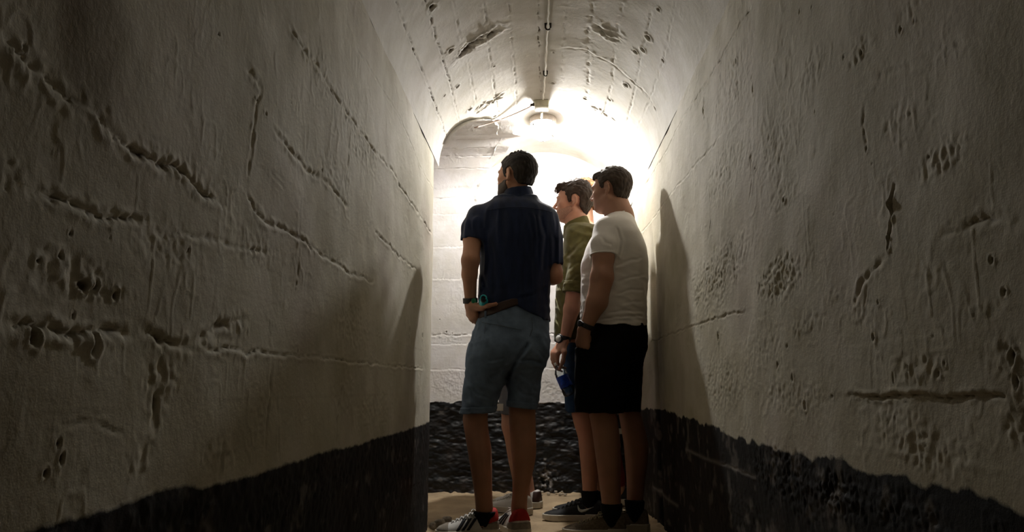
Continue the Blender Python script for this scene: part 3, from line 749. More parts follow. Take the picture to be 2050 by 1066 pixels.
def basis(yaw, pitch=0.0, roll=0.0):
    cy, sy = math.cos(yaw), math.sin(yaw); cp, sp = math.cos(pitch), math.sin(pitch); cr, sr = math.cos(roll), math.sin(roll)
    Rz = np.array([[cy, -sy, 0], [sy, cy, 0], [0, 0, 1]]); Rx = np.array([[1, 0, 0], [0, cp, -sp], [0, sp, cp]]); Ry = np.array([[cr, 0, sr], [0, 1, 0], [-sr, 0, cr]])
    return Rz@Rx@Ry
class Head:
    """local frame: x right, y forward, z up; origin between the ears; s scales"""
    def __init__(h, c, yaw, pitch=0, s=.92, roll=0): h.c = np.asarray(c, float); h.M = basis(yaw, pitch, roll); h.s = s
    def w(h, p): return h.c+h.M@(np.asarray(p, float)*h.s)
    def ell(h, F, c, r, k=.012, op='add', M=None): F.ell(h.w(c), [q*h.s for q in r], k, op, h.M if M is None else h.M@M)
    def cone(h, F, a, b, r1, r2, k=.01, op='add'): F.cone(h.w(a), h.w(b), r1*h.s, r2*h.s, k, op)
    def local(h, F, S):
        X, Y, Z = F.pts(S); x = X-h.c[0]; y = Y-h.c[1]; z = Z-h.c[2]; M = h.M
        return tuple((M[0, i]*x+M[1, i]*y+M[2, i]*z)/h.s for i in range(3))
    def build(h, F, nose=1.0, jaw=1.0):
        E = h.ell; C = h.cone
        E(F, (0, -.020, .034), (.074, .094, .085), 0)
        E(F, (0, .030, .018), (.062, .062, .070), .02)
        E(F, (0, .036, -.035), (.054, .056, .072), .02)
        E(F, (0, .030, -.062), (.052*jaw, .056, .040), .018)
        E(F, (0, .060, -.090), (.027*jaw, .026, .019), .018)
        for sx in (-1, 1):
            C(F, (sx*.058*jaw, -.004, -.045), (sx*.022, .066, -.092), .013, .013, .020)
            E(F, (sx*.040, .058, -.018), (.022, .022, .020), .018)
        C(F, (-.034, .082, .022), (.034, .082, .022), .010, .010, .012)
        for sx in (-1, 1):
            E(F, (sx*.031, .094, .002), (.019, .013, .012), .010, 'sub')
            E(F, (sx*.030, .0765, .001), (.0125, .0125, .0115), .002)
            C(F, (sx*.019, .0865, .0075), (sx*.040, .080, .0070), .0035, .0035, .003)
        C(F, (0, .086, .012), (0, .106*nose, -.026), .0065, .0095, .008)
        E(F, (0, .105*nose, -.030), (.0105, .0105, .0095), .006)
        for sx in (-1, 1):
            E(F, (sx*.0125, .094, -.034), (.0085, .010, .0075), .005)
            E(F, (sx*.006, .100, -.0405), (.004, .005, .003), .002, 'sub')
        E(F, (0, .080, -.058), (.024, .014, .018), .012)
        C(F, (-.017, .083, -.0545), (.017, .083, -.0545), .0045, .0045, .004); C(F, (-.006, .0885, -.0545), (.006, .0885, -.0545), .0050, .0050, .004)
        C(F, (-.014, .084, -.0665), (.014, .084, -.0665), .0055, .0055, .004); C(F, (-.005, .087, -.0665), (.005, .087, -.0665), .0060, .0060, .004)
        C(F, (-.022, .092, -.0605), (.022, .092, -.0605), .0016, .0016, .003, 'sub')
        for sx in (-1, 1):   # ears
            T = basis(sx*.45, -.22, 0)
            E(F, (sx*.080, -.012, .000), (.0065, .0185, .031), .005, 'add', T)
            E(F, (sx*.077, -.006, -.026), (.006, .009, .011), .005, 'add', T)
            E(F, (sx*.0870, -.007, .003), (.0075, .0115, .0200), .003, 'sub', T)
            E(F, (sx*.080, .003, -.006), (.004, .005, .006), .003)
            C(F, (sx*.0845, -.010, .014), (sx*.0845, -.011, -.012), .0022, .0022, .003)
    def hair(h, name, mat, parent, prof, thick=.010, tuft=.004, seed=1, step=.0026, tufts=(), vol=(), edge=.006):
        """shell over the skull inside the side-view outline prof (y, z)"""
        R_ = .145*h.s
        F = grid(h.c-R_, h.c+R_, step)
        h.ell(F, (0, -.021, .036), (.074+thick, .095+thick, .087+thick), 0)
        h.ell(F, (0, .028, .030), (.062+thick*.8, .062+thick, .070+thick), .02)
        h.ell(F, (0, -.043, -.032), (.055, .043+thick*.3, .052), .03)
        S = (slice(None),)*3
        x, y, z = h.local(F, S)
        x, y, z = np.broadcast_arrays(x, y, z)
        # side-view polygon, signed
        n = len(prof); d = np.full(y.shape, 1e9, np.float32); ins = np.zeros(y.shape, bool)
        wob = .0035*vn(x, y, z, 120, seed)
        yy = y+wob; zz = z+.0045*vn(x, y, z, 90, seed+1)
        for i in range(n):
            a = prof[i]; b = prof[(i+1) % n]; ex, ez = b[0]-a[0], b[1]-a[1]; L2 = ex*ex+ez*ez
            t = np.clip(((yy-a[0])*ex+(zz-a[1])*ez)/L2, 0, 1)
            d = np.minimum(d, np.hypot(yy-a[0]-t*ex, zz-a[1]-t*ez))
            c = ((a[1] > zz) != (b[1] > zz)) & (yy < (b[0]-a[0])*(zz-a[1])/(b[1]-a[1]+1e-9)+a[0]); ins ^= c
        sd = np.where(ins, -d, d)*h.s
        k = edge; A = F.F; hh = np.clip(k-np.abs(A-sd), 0, None)/k
        F.F = (np.maximum(A, sd)+hh*hh*k*.25).astype(np.float32)
        for (c_, r_) in vol: h.ell(F, c_, r_, .02)
        for (pts, rs) in tufts: F.chain([h.w(p) for p in pts], [r*h.s for r in rs], .006)
        M = h.M; c0 = h.c
        def f(X, Y, Z):
            x = X-c0[0]; y = Y-c0[1]; z = Z-c0[2]
            a, b, c = (M[0, 0]*x+M[1, 0]*y+M[2, 0]*z), (M[0, 1]*x+M[1, 1]*y+M[2, 1]*z), (M[0, 2]*x+M[1, 2]*y+M[2, 2]*z)
            return tuft*(.7*vn(a+.2*c, b*.35, c*.35, 190, seed+3)+.5*vn(a, b*.6, c*.6, 80, seed+4))
        F.disp(f, .02)
        return F.mesh(name, mat, parent)
def folds(amp, sc, st=(1, 1, .35), seed=0, extra=0.0):
    def f(x, y, z):
        n = vn(x*st[0], y*st[1], z*st[2], sc, seed); m = vn(x*st[0], y*st[1], z*st[2], sc*2.3, seed+2)
        return amp*(1-2*np.abs(n))*.5+amp*.35*m+extra
    return f
def rowset(rows, Y0):
    """rows (py, xl, xr, dy, half_depth) read off the photograph at depth Y0 -> sections in metres"""
    out = []
    for py, xl, xr, dy, b in rows:
        l = W(xl, py, Y0+dy); r = W(xr, py, Y0+dy); out.append(((l[2]+r[2])/2, (l[0]+r[0])/2, Y0+dy, (r[0]-l[0])/2, b))
    return out
def PT(Y0): return lambda px, py, dy=0.0: W(px, py, Y0+dy)
def face_bits(h, parent, hair, big=1.0):
    o = np.array(ORG[parent.name])
    for sx in (-1, 1):
        e = h.w((sx*.030, .0845, .001))-o; ax_ = h.M@np.array([sx*.30, 1, 0])
        m = MB(); m.lathe(e-.004*ax_, ax_, [(0, .0056), (.0062, .0056), (.0074, .0035)], 16); m.build('iris', M_IRIS, parent)
        m = MB(); m.tube([h.w((sx*(.018+.028*t), .0925-.013*t*t, .0225+.006*math.sin(2.2*t)))-o for t in np.linspace(0, 1, 9)], [q*big for q in (.0012, .0030, .0036, .0036, .0034, .0030, .0026, .002, .001)], 6); m.build('eyebrow', hair, parent)
        m = MB(); m.tube([h.w((sx*(.018+.024*t), .0885-.008*t*t, .004+.005*math.sin(3.1*t)))-o for t in np.linspace(0, 1, 9)], .0011, 6); m.build('eyelashes', hair, parent)
    m = MB(); m.tube([h.w((x, .0905-20*x*x, -.0665))-o for x in np.linspace(-.016, .016, 9)], [.001, .003, .0042, .0048, .005, .0048, .0042, .003, .001], 8); m.build('lower_lip', M_LIP, parent)
    m = MB(); m.tube([h.w((x, .0920-20*x*x, -.0565))-o for x in np.linspace(-.016, .016, 9)], [.001, .0025, .0033, .0036, .003, .0036, .0033, .0025, .001], 8); m.build('upper_lip', M_LIP, parent)
# ---- hands: a palm and five jointed fingers
def hand(F, wrist, knuck, up, length=.085, fw=.019, curl=(.3, .5, .4), thumb=None, side=1, fr=.0085, spread=0.0, fcurl=None):
    """wrist, knuck: ends of the palm; up: palm-normal pointing to the back of the hand; side: where the thumb sits"""
    w = np.asarray(wrist, float); kn = np.asarray(knuck, float); d = kn-w; L = np.linalg.norm(d); d /= L
    n = np.asarray(up, float); n -= d*(n@d); n /= np.linalg.norm(n); s = np.cross(d, n)*side
    F.cone(w, w+d*L*.25, .021, .024, .01, flat=(n, .72))
    for j in range(4): F.cone(w+d*.012+s*(j-1.5)*.010, kn+s*(j-1.5)*fw*1.02-d*.004*abs(j-1.2), .014, .0115, .014, flat=(n, .9))
    Ls = [.92, 1.0, .95, .76]
    for j in range(4):
        p = kn+s*(1.5-j)*fw*1.02-d*.004*abs(j-1.2); a = 0.0
        q = d+s*(1.5-j)*spread; q /= np.linalg.norm(q)
        segs = [.045*Ls[j], .028*Ls[j], .022*Ls[j]]
        cu = fcurl[j] if fcurl else curl
        P = [p]; R_ = [fr*1.08]
        for i, sl_ in enumerate(segs):
            a += cu[i]; v = q*math.cos(a)-n*math.sin(a); p = p+v*sl_*length/.085; P.append(p); R_.append(fr*(1-.12*(i+1)))
        F.chain(P, R_, .003)
    if thumb is None:
        b = w+d*.018+s*.020; P = [b, b+d*.030+s*.020-n*.008, b+d*.058+s*.026-n*.018, b+d*.078+s*.022-n*.026]
    else: P = [w+d*.015+s*.016]+[np.asarray(t, float) for t in thumb]
    F.chain(P, [.0155, .0115, .0098, .0085][:len(P)], .008)
def sleeve(F, P, R, cp, cn, k):
    """a sleeve blended into the shirt, its hem cut across"""
    G = SDF(F.x, F.y, F.z); G.chain(P, R, .01); G.cut(cp, cn); F.put((slice(None),)*3, G.F, k)
def creases(F, P, Y0, items):
    """shallow folds pressed into the near side of a garment along measured lines"""
    i = np.nonzero((np.abs(F.F) < .03) & (F.y[None, :, None] < Y0-.02))
    x = F.x[i[0]]; y = F.y[i[1]]; z = F.z[i[2]]; tot = np.zeros(len(x), np.float32)
    # compare along the line of sight so that the fold lies where it was seen
    k = (Y0-.14)/y; u = x*k; v = CAMZ+(z-CAMZ)*k
    for pts, d, w in items:
        q = [(P(px, py, -.14)[0], P(px, py, -.14)[2]) for px, py in pts]
        m = (u > min(a[0] for a in q)-.05) & (u < max(a[0] for a in q)+.05) & (v > min(a[1] for a in q)-.05) & (v < max(a[1] for a in q)+.05)
        D, arc, side, L = seg_dist(u[m]+.003*vn(u[m], v[m], 0, 40, 3), v[m]+.003*vn(u[m], v[m], 0, 40, 4), q)
        e = sstep(0, .02, arc)*sstep(0, .02, L-arc)
        tot[m] += e*(d*np.exp(-(D/w)**2)-.55*d*np.exp(-((D-2.2*w)/(w*1.2))**2)*(side > 0))
    F.F[i] += tot
def wisps(n, seed, r, L):
    """small locks lying over the top of the head, combed forwards"""
    rg = np.random.default_rng(seed); out = []
    while len(out) < n:
        x = rg.uniform(-.06, .06); y = rg.uniform(-.09, .06)
        q = 1-(x/.080)**2-((y+.021)/.101)**2
        if q < .12: continue
        z = .036+.092*math.sqrt(q); y2 = y+L; q2 = max(1-(x/.080)**2-((y2+.021)/.101)**2, .05); z2 = .036+.092*math.sqrt(q2)
        dx = rg.uniform(-.4, .4)*L
        out.append(([(x, y, z-.002), (x+dx*.4, (y+y2)/2, (z+z2)/2+L*.42), (x+dx, y2, z2+L*.28), (x+dx*1.2, y2+L*.35, z2)], [r, r*.95, r*.7, r*.25]))
    return out
def poly2(prof, yy, zz):
    d = np.full(yy.shape, 1e9, np.float32); ins = np.zeros(yy.shape, bool); n = len(prof)
    for i in range(n):
        a = prof[i]; b = prof[(i+1) % n]; ex, ez = b[0]-a[0], b[1]-a[1]; L2 = ex*ex+ez*ez+1e-12
        t = np.clip(((yy-a[0])*ex+(zz-a[1])*ez)/L2, 0, 1); d = np.minimum(d, np.hypot(yy-a[0]-t*ex, zz-a[1]-t*ez))
        ins ^= ((a[1] > zz) != (b[1] > zz)) & (yy < (b[0]-a[0])*(zz-a[1])/(b[1]-a[1]+1e-9)+a[0])
    return np.where(ins, -d, d)
# ---- shoes
def shoe(parent, heel, yaw, L=.29, Wd=.052, kind='stripes', mats=None, opening=None, name='shoe', collar=.092, zlift=0.0, h=.0035):
    """heel: floor point under the back of the heel; local y runs to the toe"""
    up_m, sole_m, lace_m = mats[:3]
    M = basis(yaw); c = np.array([heel[0], heel[1], 0.0]); 
    pts = np.array([M@np.array(p) for p in [(-.07, -.03, 0), (.07, -.03, 0), (-.07, L+.03, 0), (.07, L+.03, 0)]])+c
    lo = pts.min(0)-.005; hi = pts.max(0)+.005
    F = grid((lo[0], lo[1], -.01), (hi[0], hi[1], .15), h)
    X, Y, Z = F.pts((slice(None),)*3); x = X-c[0]; y = Y-c[1]
    lx_, ly_ = M[0, 0]*x+M[1, 0]*y, M[0, 1]*x+M[1, 1]*y
    lx_, ly_, lz_ = np.broadcast_arrays(lx_, ly_, Z)
    t = ly_/L
    tk = [-.02, .0, .03, .12, .3, .45, .6, .75, .88, .96, 1.0, 1.02]
    wk = [.45, .62, .80, .93, .88, .84, .93, 1.0, .86, .60, .34, .2]
    hk = [.6, .9, 1.0, 1.02, .98, .88, .72, .56, .47, .40, .32, .2]
    wid = np.interp(t, tk, wk)*Wd; hei = np.interp(t, tk, hk)*collar
    cx = .006*np.sin(np.clip(t, 0, 1)*3.1)
    taper = 1-.34*np.clip((lz_-.03)/.07, 0, 1)**1.3*np.clip((ly_/L-.18)/.2+.45, .28, 1)
    dx = np.abs(lx_-cx)/(wid*taper); dz = (lz_-.018)/np.maximum(hei-.018, .01)
    q = (np.abs(dx)**2.6+np.clip(dz, 0, None)**2.6)**(1/2.6)
    end = np.maximum(-ly_-.002, ly_-L)
    up = np.maximum((q-1)*.03, end*.8); up = np.maximum(up, .018-lz_)
    # ankle opening
    oy = .068; ex = lx_/.039; ey = (ly_-oy)/.050; ez = (lz_-(collar+.012))/.038
    op = (np.sqrt(ex**2+ey**2+ez**2)-1)*.03
    upper = np.maximum(up, -op)
    F.F = upper.astype(np.float32); keep = F.F.copy()
    part = F.mesh(name, up_m, parent)
    # sole
    so = (dx/1.0*taper-1.09)*.04*np.ones_like(lz_); so = np.maximum(so, np.maximum(-ly_-.008, ly_-L-.006)); toe = .010*np.clip((t-.8)/.2, 0, 1)**2
    so = np.maximum(so, np.maximum(lz_-.030-.004*(t < .3), -(lz_-toe*.6)))
    F.F = (so).astype(np.float32); child(F.mesh('sole', sole_m, parent), part)
    def onside(mask, grow, nm, mt):
        F.F = np.maximum(keep-grow, mask).astype(np.float32)
        if (F.F < 0).any(): child(F.mesh(nm, mt, parent), part)
    if kind == 'stripes':
        for j in range(3):
            yc = L*(.46+.085*j); a = ly_+(lz_-.03)*.75-yc-.012
            onside(np.maximum(np.maximum(np.abs(a)-.0075, .030-lz_), np.maximum(lz_-.078+.0*t, .012-np.abs(lx_))), .0022, 'stripe', mats[3])
        onside(np.maximum(np.maximum(ly_-.045+.25*(lz_-.06), .068-lz_-.25*ly_), -1+0*lz_), .003, 'heel_lining', mats[4])
        onside(np.maximum(np.maximum(ly_-.075+.3*(lz_-.03), lz_-.062+.1*ly_), .028-lz_), .002, 'heel_counter', M_SHOE_GR)
        onside(np.maximum(np.maximum(L*.80-ly_+.15*np.abs(lx_), lz_-.062), .028-lz_), .002, 'toe_cap', M_SHOE_GR)
    if kind == 'swoosh':
        pol = [(0, .72), (-.03, .45), (0, .16), (.09, .0), (.24, -.03), (.42, .06), (1.0, .62), (.45, .32), (.26, .25), (.14, .28), (.06, .44)]
        a = poly2([(.118-p_[0]*.085, .043+p_[1]*.046) for p_ in pol], ly_, lz_); a = np.maximum(a, .010-np.abs(lx_))
        onside(a, .0024, 'side_logo', mats[3])
    if kind == 'plain2':
        onside(np.maximum(np.maximum(ly_-.030, lz_-.085), .03-lz_), .0022, 'heel_tab', mats[3])
    # laces: rows across the tongue
    m = MB()
    topz = lambda yy: np.interp(yy/L, tk, hk)*collar
    def P3(a, b, cc): return M@np.array([a, b, 0])+c+np.array([0, 0, cc])-np.array(ORG[parent.name])
    for j in range(5):
        yy = L*(.43+.070*j); z0 = topz(yy)+.001; w_ = .020-.001*j
        for sg in (1, -1): m.tube([P3(-sg*w_, yy, z0-.008), P3(-sg*w_*.5, yy+.004, z0+.0005), P3(sg*w_*.5, yy+.010, z0-.0005), P3(sg*w_, yy+.014, z0-.010)], .0024, 6)
    yy = L*.41; z0 = topz(yy)+.004
    for sg in (-1, 1):
        m.tube([P3(sg*.020*math.sin(a)*1.1, yy+.010*math.cos(a)-.004, z0+.007*math.sin(a)) for a in np.linspace(0, math.pi*1.7, 14)], .0022, 6)
    lb = m.build('laces', lace_m, parent); child(lb, part); tag(lb, kind='stuff')
    return part
def sock(parent, ank, r, z0, z1, lean=(0, 0), mat=None):
    F = grid((ank[0]-.07, ank[1]-.07, z0-.01), (ank[0]+.07, ank[1]+.07, z1+.01), .004)
    F.loft([(z0, ank[0], ank[1], r*.78, r*.9), (.082, ank[0], ank[1], r*.88, r*.95), (z1-.02, ank[0]+lean[0], ank[1]+lean[1], r, r), (z1, ank[0]+lean[0], ank[1]+lean[1], r*1.03, r*1.03)], 0)
    F.disp(lambda x, y, z: .0012*vn(x, y, z*3, 120, 5)); return F.mesh('sock', mat or M_SOCK, parent)
def band(parent, name, a, b, ra, rb, mat, flat=None, h=.0025):
    """ring around a limb from a to b"""
    a = np.asarray(a, float); b = np.asarray(b, float); d = (b-a)/np.linalg.norm(b-a); m = max(ra, rb)*1.25+.02
    F = grid(np.minimum(a, b)-m, np.maximum(a, b)+m, h)
    F.cone(a-d*.03, b+d*.03, ra, rb, 0, flat=flat); F.cut(a, -d); F.cut(b, d)
    return F.mesh(name, mat, parent)
# ================================================================== PERSON 1: navy shirt, light denim shorts, back to us
PROF_SHORT = [(.14, .066), (.078, .064), (.050, .052), (.036, .026), (.030, -.004), (.010, -.006), (.004, .026), (-.018, .036), (-.036, .012), (-.040, -.035), (-.060, -.066), (-.16, -.070), (-.16, .17), (.14, .17)]
def shrink(rows, g): return [(z, cx, cy, max(a-g, .02), max(b-g, .02)) for z, cx, cy, a, b in rows]
def legloft(F, rows, Y0, k=.02, **kw): F.loft(rowset(rows, Y0), k, 2.1, **kw)
def mk_cloth(lo, hi, h=.005): return grid(lo, hi, h)
def person_bounds(c, w=.36, top=1.85): return (c[0]-w, c[1]-.30, -.01), (c[0]+w, c[1]+.30, top)

Y1 = 3.40; P = PT(Y1); s1 = 1/SC(Y1)
p1 = root('person', (-.12, Y1, 0), 'man seen from behind in navy shirt and denim shorts, hand on hip', 'person', 'people in the tunnel')
hd = Head(P(1033, 354), math.radians(54), math.radians(5), .92)
tor = rowset([(398, 990, 1072, 0, .06), (408, 975, 1083, 0, .085), (415, 968, 1092, 0, .098), (428, 958, 1104, 0, .112), (450, 957, 1109, 0, .122), (480, 960, 1108, 0, .125), (515, 963, 1103, 0, .120), (545, 962, 1100, 0, .115), (584, 960, 1098, 0, .115), (615, 959, 1098, 0, .122), (642, 957, 1099, 0, .128)], Y1)
hipr = rowset([(606, 962, 1098, 0, .118), (620, 961, 1098, 0, .122), (653, 952, 1099, 0, .132), (681, 942, 1098, 0, .138), (706, 937, 1095, 0, .135), (730, 936, 1088, 0, .125)], Y1)
LL = [(690, 941, 1026, -.01, .112), (721, 935, 1021, -.01, .112), (760, 930, 1012, -.01, .108), (805, 924, 996, -.01, .098), (832, 922, 988, -.01, .095)]
RL = [(690, 1012, 1097, .02, .112), (725, 1013, 1090, .02, .108), (751, 1014, 1084, .02, .104), (791, 1016, 1081, .02, .098), (822, 1016, 1074, .02, .092)]
LLb = [(760, 936, 1000, -.01, .085), (815, 930, 978, -.01, .066), (840, 926, 976, -.015, .062), (864, 930, 978, -.015, .062), (900, 936, 984, -.02, .064), (938, 942, 985, -.025, .058), (975, 948, 985, -.025, .046), (1000, 951, 986, -.02, .040), (1030, 953, 988, -.01, .038), (1055, 950, 990, -.01, .045)]
RLb = [(760, 1020, 1078, .02, .085), (812, 1018, 1072, .02, .066), (840, 1019, 1072, .015, .062), (862, 1020, 1072.5, .015, .062), (900, 1023, 1074, .01, .064), (928, 1026, 1071, .005, .058), (962, 1026, 1063, .005, .046), (987, 1026, 1056.5, .01, .040), (1015, 1023, 1055, .015, .038), (1050, 1024, 1058, .02, .045)]
lo, hi = (-.42, 3.07, -.01), (.10, 3.67, 1.80)
F = grid(lo, hi, .0052, [(P(1037, 400)[2]-.02, 1.75, .0038)])
F.loft(shrink(tor, .012), 0, 2.3); F.loft(shrink(hipr, .012), .03, 2.2)
legloft(F, LLb, Y1); legloft(F, RLb, Y1)
legloft(F, [(r[0], r[1]+6, r[2]-6, r[3], r[4]-.012) for r in LL[:3]], Y1, .03); legloft(F, [(r[0], r[1]+6, r[2]-6, r[3], r[4]-.012) for r in RL[:3]], Y1, .03)
for (rows, dy) in ((LLb, -.01), (RLb, .02)):  # feet inside the shoes
    a = P((rows[-1][1]+rows[-1][2])/2, 1050, dy); F.cone(a+np.array([0, .01, -.01]), a+np.array([-.03 if rows is LLb else -.01, .05, -.030]), .026, .018, .02)
F.cone(P(1037, 408), P(1034, 372), .056, .052, .03)
F.cone(P(1012, 416), P(1062, 418), .026, .026, .03)
# left arm: elbow out towards us, hand on the hip
sh, el, wr = P(955, 440, -.01), P(942, 522, -.10), P(942, 600, -.035)
F.chain([sh, P(946, 480, -.055), el], [.041, .040, .0385], .02)
F.chain([el, P(940, 550, -.085), wr], [.041, .034, .0265], .015)
hand(F, P(942, 606, -.036), P(946, 634, -.020), (-.75, -.65, .1), curl=(.55, .8, .5), side=1, fw=.021, fr=.0098, thumb=[P(960, 617, -.075), P(978, 612.5, -.125), P(993, 609, -.142)])
F.cone(P(941, 606, -.04), P(947, 634, -.03), .026, .028, .015, flat=((-.75, -.65, .1), .62)); F.cone(P(945, 612, -.05), P(966, 617, -.09), .020, .013, .012)
# right arm: forearm goes forwards
sh2, el2 = P(1098, 440, .0), P(1111, 552, .0)
F.chain([sh2, P(1103, 490, -.01), el2], [.040, .036, .036], .02)
F.chain([el2, P(1106, 556, .10), P(1085, 548, .20)], [.040, .034, .027], .015)
hand(F, P(1083, 548, .205), P(1068, 545, .25), (1, 0, .5), curl=(.4, .6, .4))
hd.build(F, 1.0, 1.04)
F.mesh('body', M_SKIN1, p1)
hd.hair('hair', M_HAIR1, p1, [(.14, .074), (.080, .072), (.052, .058), (.036, .026), (.028, -.014), (.010, -.016), (.004, .026), (-.018, .036), (-.036, .012), (-.040, -.024), (-.055, -.044), (-.16, -.052), (-.16, .17), (.14, .17)], thick=.006, tuft=.003, seed=2,
        tufts=wisps(24, 4, .0030, .010))
def beard(h, name, mat, parent, thick=.004):
    F = grid(h.c-.13, h.c+.13, .003)
    F0 = F; h.ell(F, (0, .030, -.062), (.052*1.04+thick, .056+thick, .040+thick), 0); h.ell(F, (0, .060, -.090), (.027+thick, .026+thick, .019+thick), .018)
    h.ell(F, (0, .036, -.035), (.054+thick, .056+thick, .072+thick), .02); h.ell(F, (0, .080, -.060), (.024+thick, .0125+thick, .020), .012)
    for sx in (-1, 1): h.cone(F, (sx*.060, -.002, -.045), (sx*.023, .067, -.092), .014+thick, .014+thick, .02)
    S = (slice(None),)*3; x, y, z = np.broadcast_arrays(*h.local(F, S))
    top = np.interp(y, [-.01, .02, .045, .07, .10], [.004, -.010, -.040, -.044, -.046])
    reg = np.maximum(np.maximum(z-top, .004-y+.25*(z+.05)), -.104-z)*h.s
    lips = (np.sqrt((x/.020)**2+((z+.0605)/.0075)**2)-1)*.008; reg = np.maximum(reg, np.where(y > .05, -lips, -1))
    F.F = np.maximum(F.F, reg+.002*vn(x, y, z, 140, 3)).astype(np.float32)
    return F.mesh(name, mat, parent)
beard(hd, 'beard', M_BEARD, p1)
face_bits(hd, p1, M_HAIR1)
# shirt
F = mk_cloth((-.42, 3.19, .93), (.10, 3.61, 1.59), .0045)
F.loft(tor, 0, 2.3, smooth=.008)
F.cone(P(1012, 404), P(1060, 406), .036, .036, .035)
sleeve(F, [P(960, 434, -.01), P(950, 458, -.035), P(945.5, 490, -.060)], [.056, .055, .0485], P(946, 480, -.05), (-.02, -.10, -1), .035)
sleeve(F, [P(1092, 436, 0), P(1104, 480, -.005), P(1112, 540, -.002)], [.056, .051, .042], P(1113, 528), (-.10, .02, -1), .035)
z0 = F.z
X, Y, Z = F.pts((slice(None),)*3)
hemx = [P(px, py, -.12)[0] for px, py in ((950, 0), (1000, 0), (1035, 0), (1062, 0), (1100, 0))]
hemz = [P(px, py, -.12)[2] for px, py in ((950, 604), (1000, 607), (1035, 611), (1062, 624), (1100, 644))]
hem = np.interp(X, hemx, hemz)-.10*np.clip(Y-Y1, 0, 1)
F.F = np.maximum(F.F, (hem-Z).astype(np.float32))
F.disp(lambda x, y, z: .0045*(1-2*np.abs(vn(x*1.3, y*1.3, z*.22, 26, 11)))*sstep(1.52, 1.35, z)+.0025+.0028*vn(x, y, z*.6, 14, 13)+.003*vn(x*.5, y*.5, z*1.5, 30, 15)*sstep(1.15, .98, z), .02)
creases(F, P, Y1, [([(1060, 428), (1068, 470), (1062, 525)], .0040, .007), ([(1082, 428), (1093, 472), (1088, 545)], .0045, .007), ([(1044, 428), (1040, 480), (1046, 530)], .0030, .008), ([(972, 455), (978, 520), (968, 590)], .0040, .008), ([(1098, 572), (1066, 592), (1034, 598)], .0040, .007),
    ([(1072, 428), (1080, 480), (1076, 520)], .0030, .005), ([(964, 545), (972, 575), (990, 596)], .0035, .007), ([(940, 440), (946, 462), (950, 478)], .0030, .006), ([(1108, 470), (1112, 500), (1110, 522)], .0030, .006)])
shirt = F.mesh('shirt', M_NAVY, p1)
m = MB(); o1 = np.array(ORG[p1.name])   # yoke seam across the shoulder blades
ysm = []
for px in np.linspace(962, 1104, 22):
    py = 421-6*math.sin((px-962)/142*math.pi)+3*((px-1033)/71)**2
    ysm.append(P(px, py, -.118*math.sqrt(max(0, 1-((px-1033)/80)**2))-.004)-o1)
m.tube(ysm, .0018, 6); child(m.build('yoke_seam', M_NAVY, p1), shirt)
# collar: a folded band round the neck
F = grid(P(1037, 380)-np.array([.11, .11, .07]), P(1037, 380)+np.array([.11, .11, .06]), .003)
F.cone(P(1038, 398, .005), P(1036, 370, -.0), .076, .060, 0); F.cone(P(1038, 402, .005), P(1036, 360, -.0), .066, .0545, .004, 'sub')
F.cut(P(1037, 379), (-.12, -.05, 1)); F.cut(P(1037, 404), (0, 0, -1)); F.disp(lambda x, y, z: .002*vn(x, y, z, 40, 6))
child(F.mesh('collar', M_NAVY, p1), shirt)
# belt, shorts
F = mk_cloth((-.36, 3.19, .86), (.08, 3.59, 1.06), .004)
F.loft([(P(1000, 604)[2], *hipr[0][1:3], hipr[0][3]+.001, hipr[0][4]+.007), (P(1000, 648)[2], *hipr[2][1:3], hipr[2][3]-.001, hipr[2][4]+.006)], 0, 2.2)
nb = np.array([.30, 0, 1.0])
pb = P(1000, 613, -.11)
X, Y, Z = F.pts((slice(None),)*3)
bx_ = [P(px, 0, -.12)[0] for px in (955, 990, 1035, 1070, 1100)]; bt = [P(0, py, -.12)[2] for py in (622, 613, 600, 604, 620)]; bb = [P(0, py, -.12)[2] for py in (642, 633, 616, 620, 640)]
F.F = np.maximum(F.F, np.maximum(Z-np.interp(X, bx_, bt), np.interp(X, bx_, bb)-Z).astype(np.float32))
F.mesh('belt', M_BELT, p1)
def shorts(pr, name, mat, hip, legs, Y0, lo, hi, hems, cuff=0.0, fold=.006, topz=None, kk=.025, h=.0048, seed=4):
    F = mk_cloth(lo, hi, h)
    F.loft(hip, 0, 2.3)
    for rows in legs: F.loft(rowset(rows, Y0), kk, 2.25)
    X, Y, Z = F.pts((slice(None),)*3)
    for (x0, x1, zl, sl) in hems:
        pass
    xm = hems[0]; d1 = (hems[1](X)-Z); F.F = np.where(X < xm, np.maximum(F.F, d1), np.maximum(F.F, hems[2](X)-Z)).astype(np.float32) if True else F.F
    if topz is not None: F.F = np.maximum(F.F, (Z-topz(X))).astype(np.float32)
    return F
F = mk_cloth((-.40, 3.19, .42), (.10, 3.61, 1.04), .0046)
F.loft(hipr, 0, 2.25)
F.loft(rowset(LL, Y1), .02, 2.2); F.loft(rowset(RL, Y1), .02, 2.2)
F.cone(P(1000, 700, -.07), P(985, 722, -.065), .085, .075, .05)   # seat
F.cone(P(1060, 700, -.05), P(1050, 722, -.045), .080, .07, .05)
X, Y, Z = F.pts((slice(None),)*3)
mid = P(1004, 800)[0]
hl = lambda X: P(0, 826, 0)[2]+(X-P(955, 0)[0])*.05; hr = lambda X: P(0, 816, 0)[2]-(X-P(1045, 0)[0])*.10
F.F = np.maximum(F.F, np.where(X < mid, hl(X)-Z, hr(X)-Z)).astype(np.float32)
xs5 = [P(px, 0, -.12)[0] for px in (955, 990, 1035, 1070, 1100)]; zt = [P(0, py, -.12)[2] for py in (634, 627, 611, 618, 634)]
F.F = np.maximum(F.F, (Z-np.interp(X, xs5, zt))).astype(np.float32)
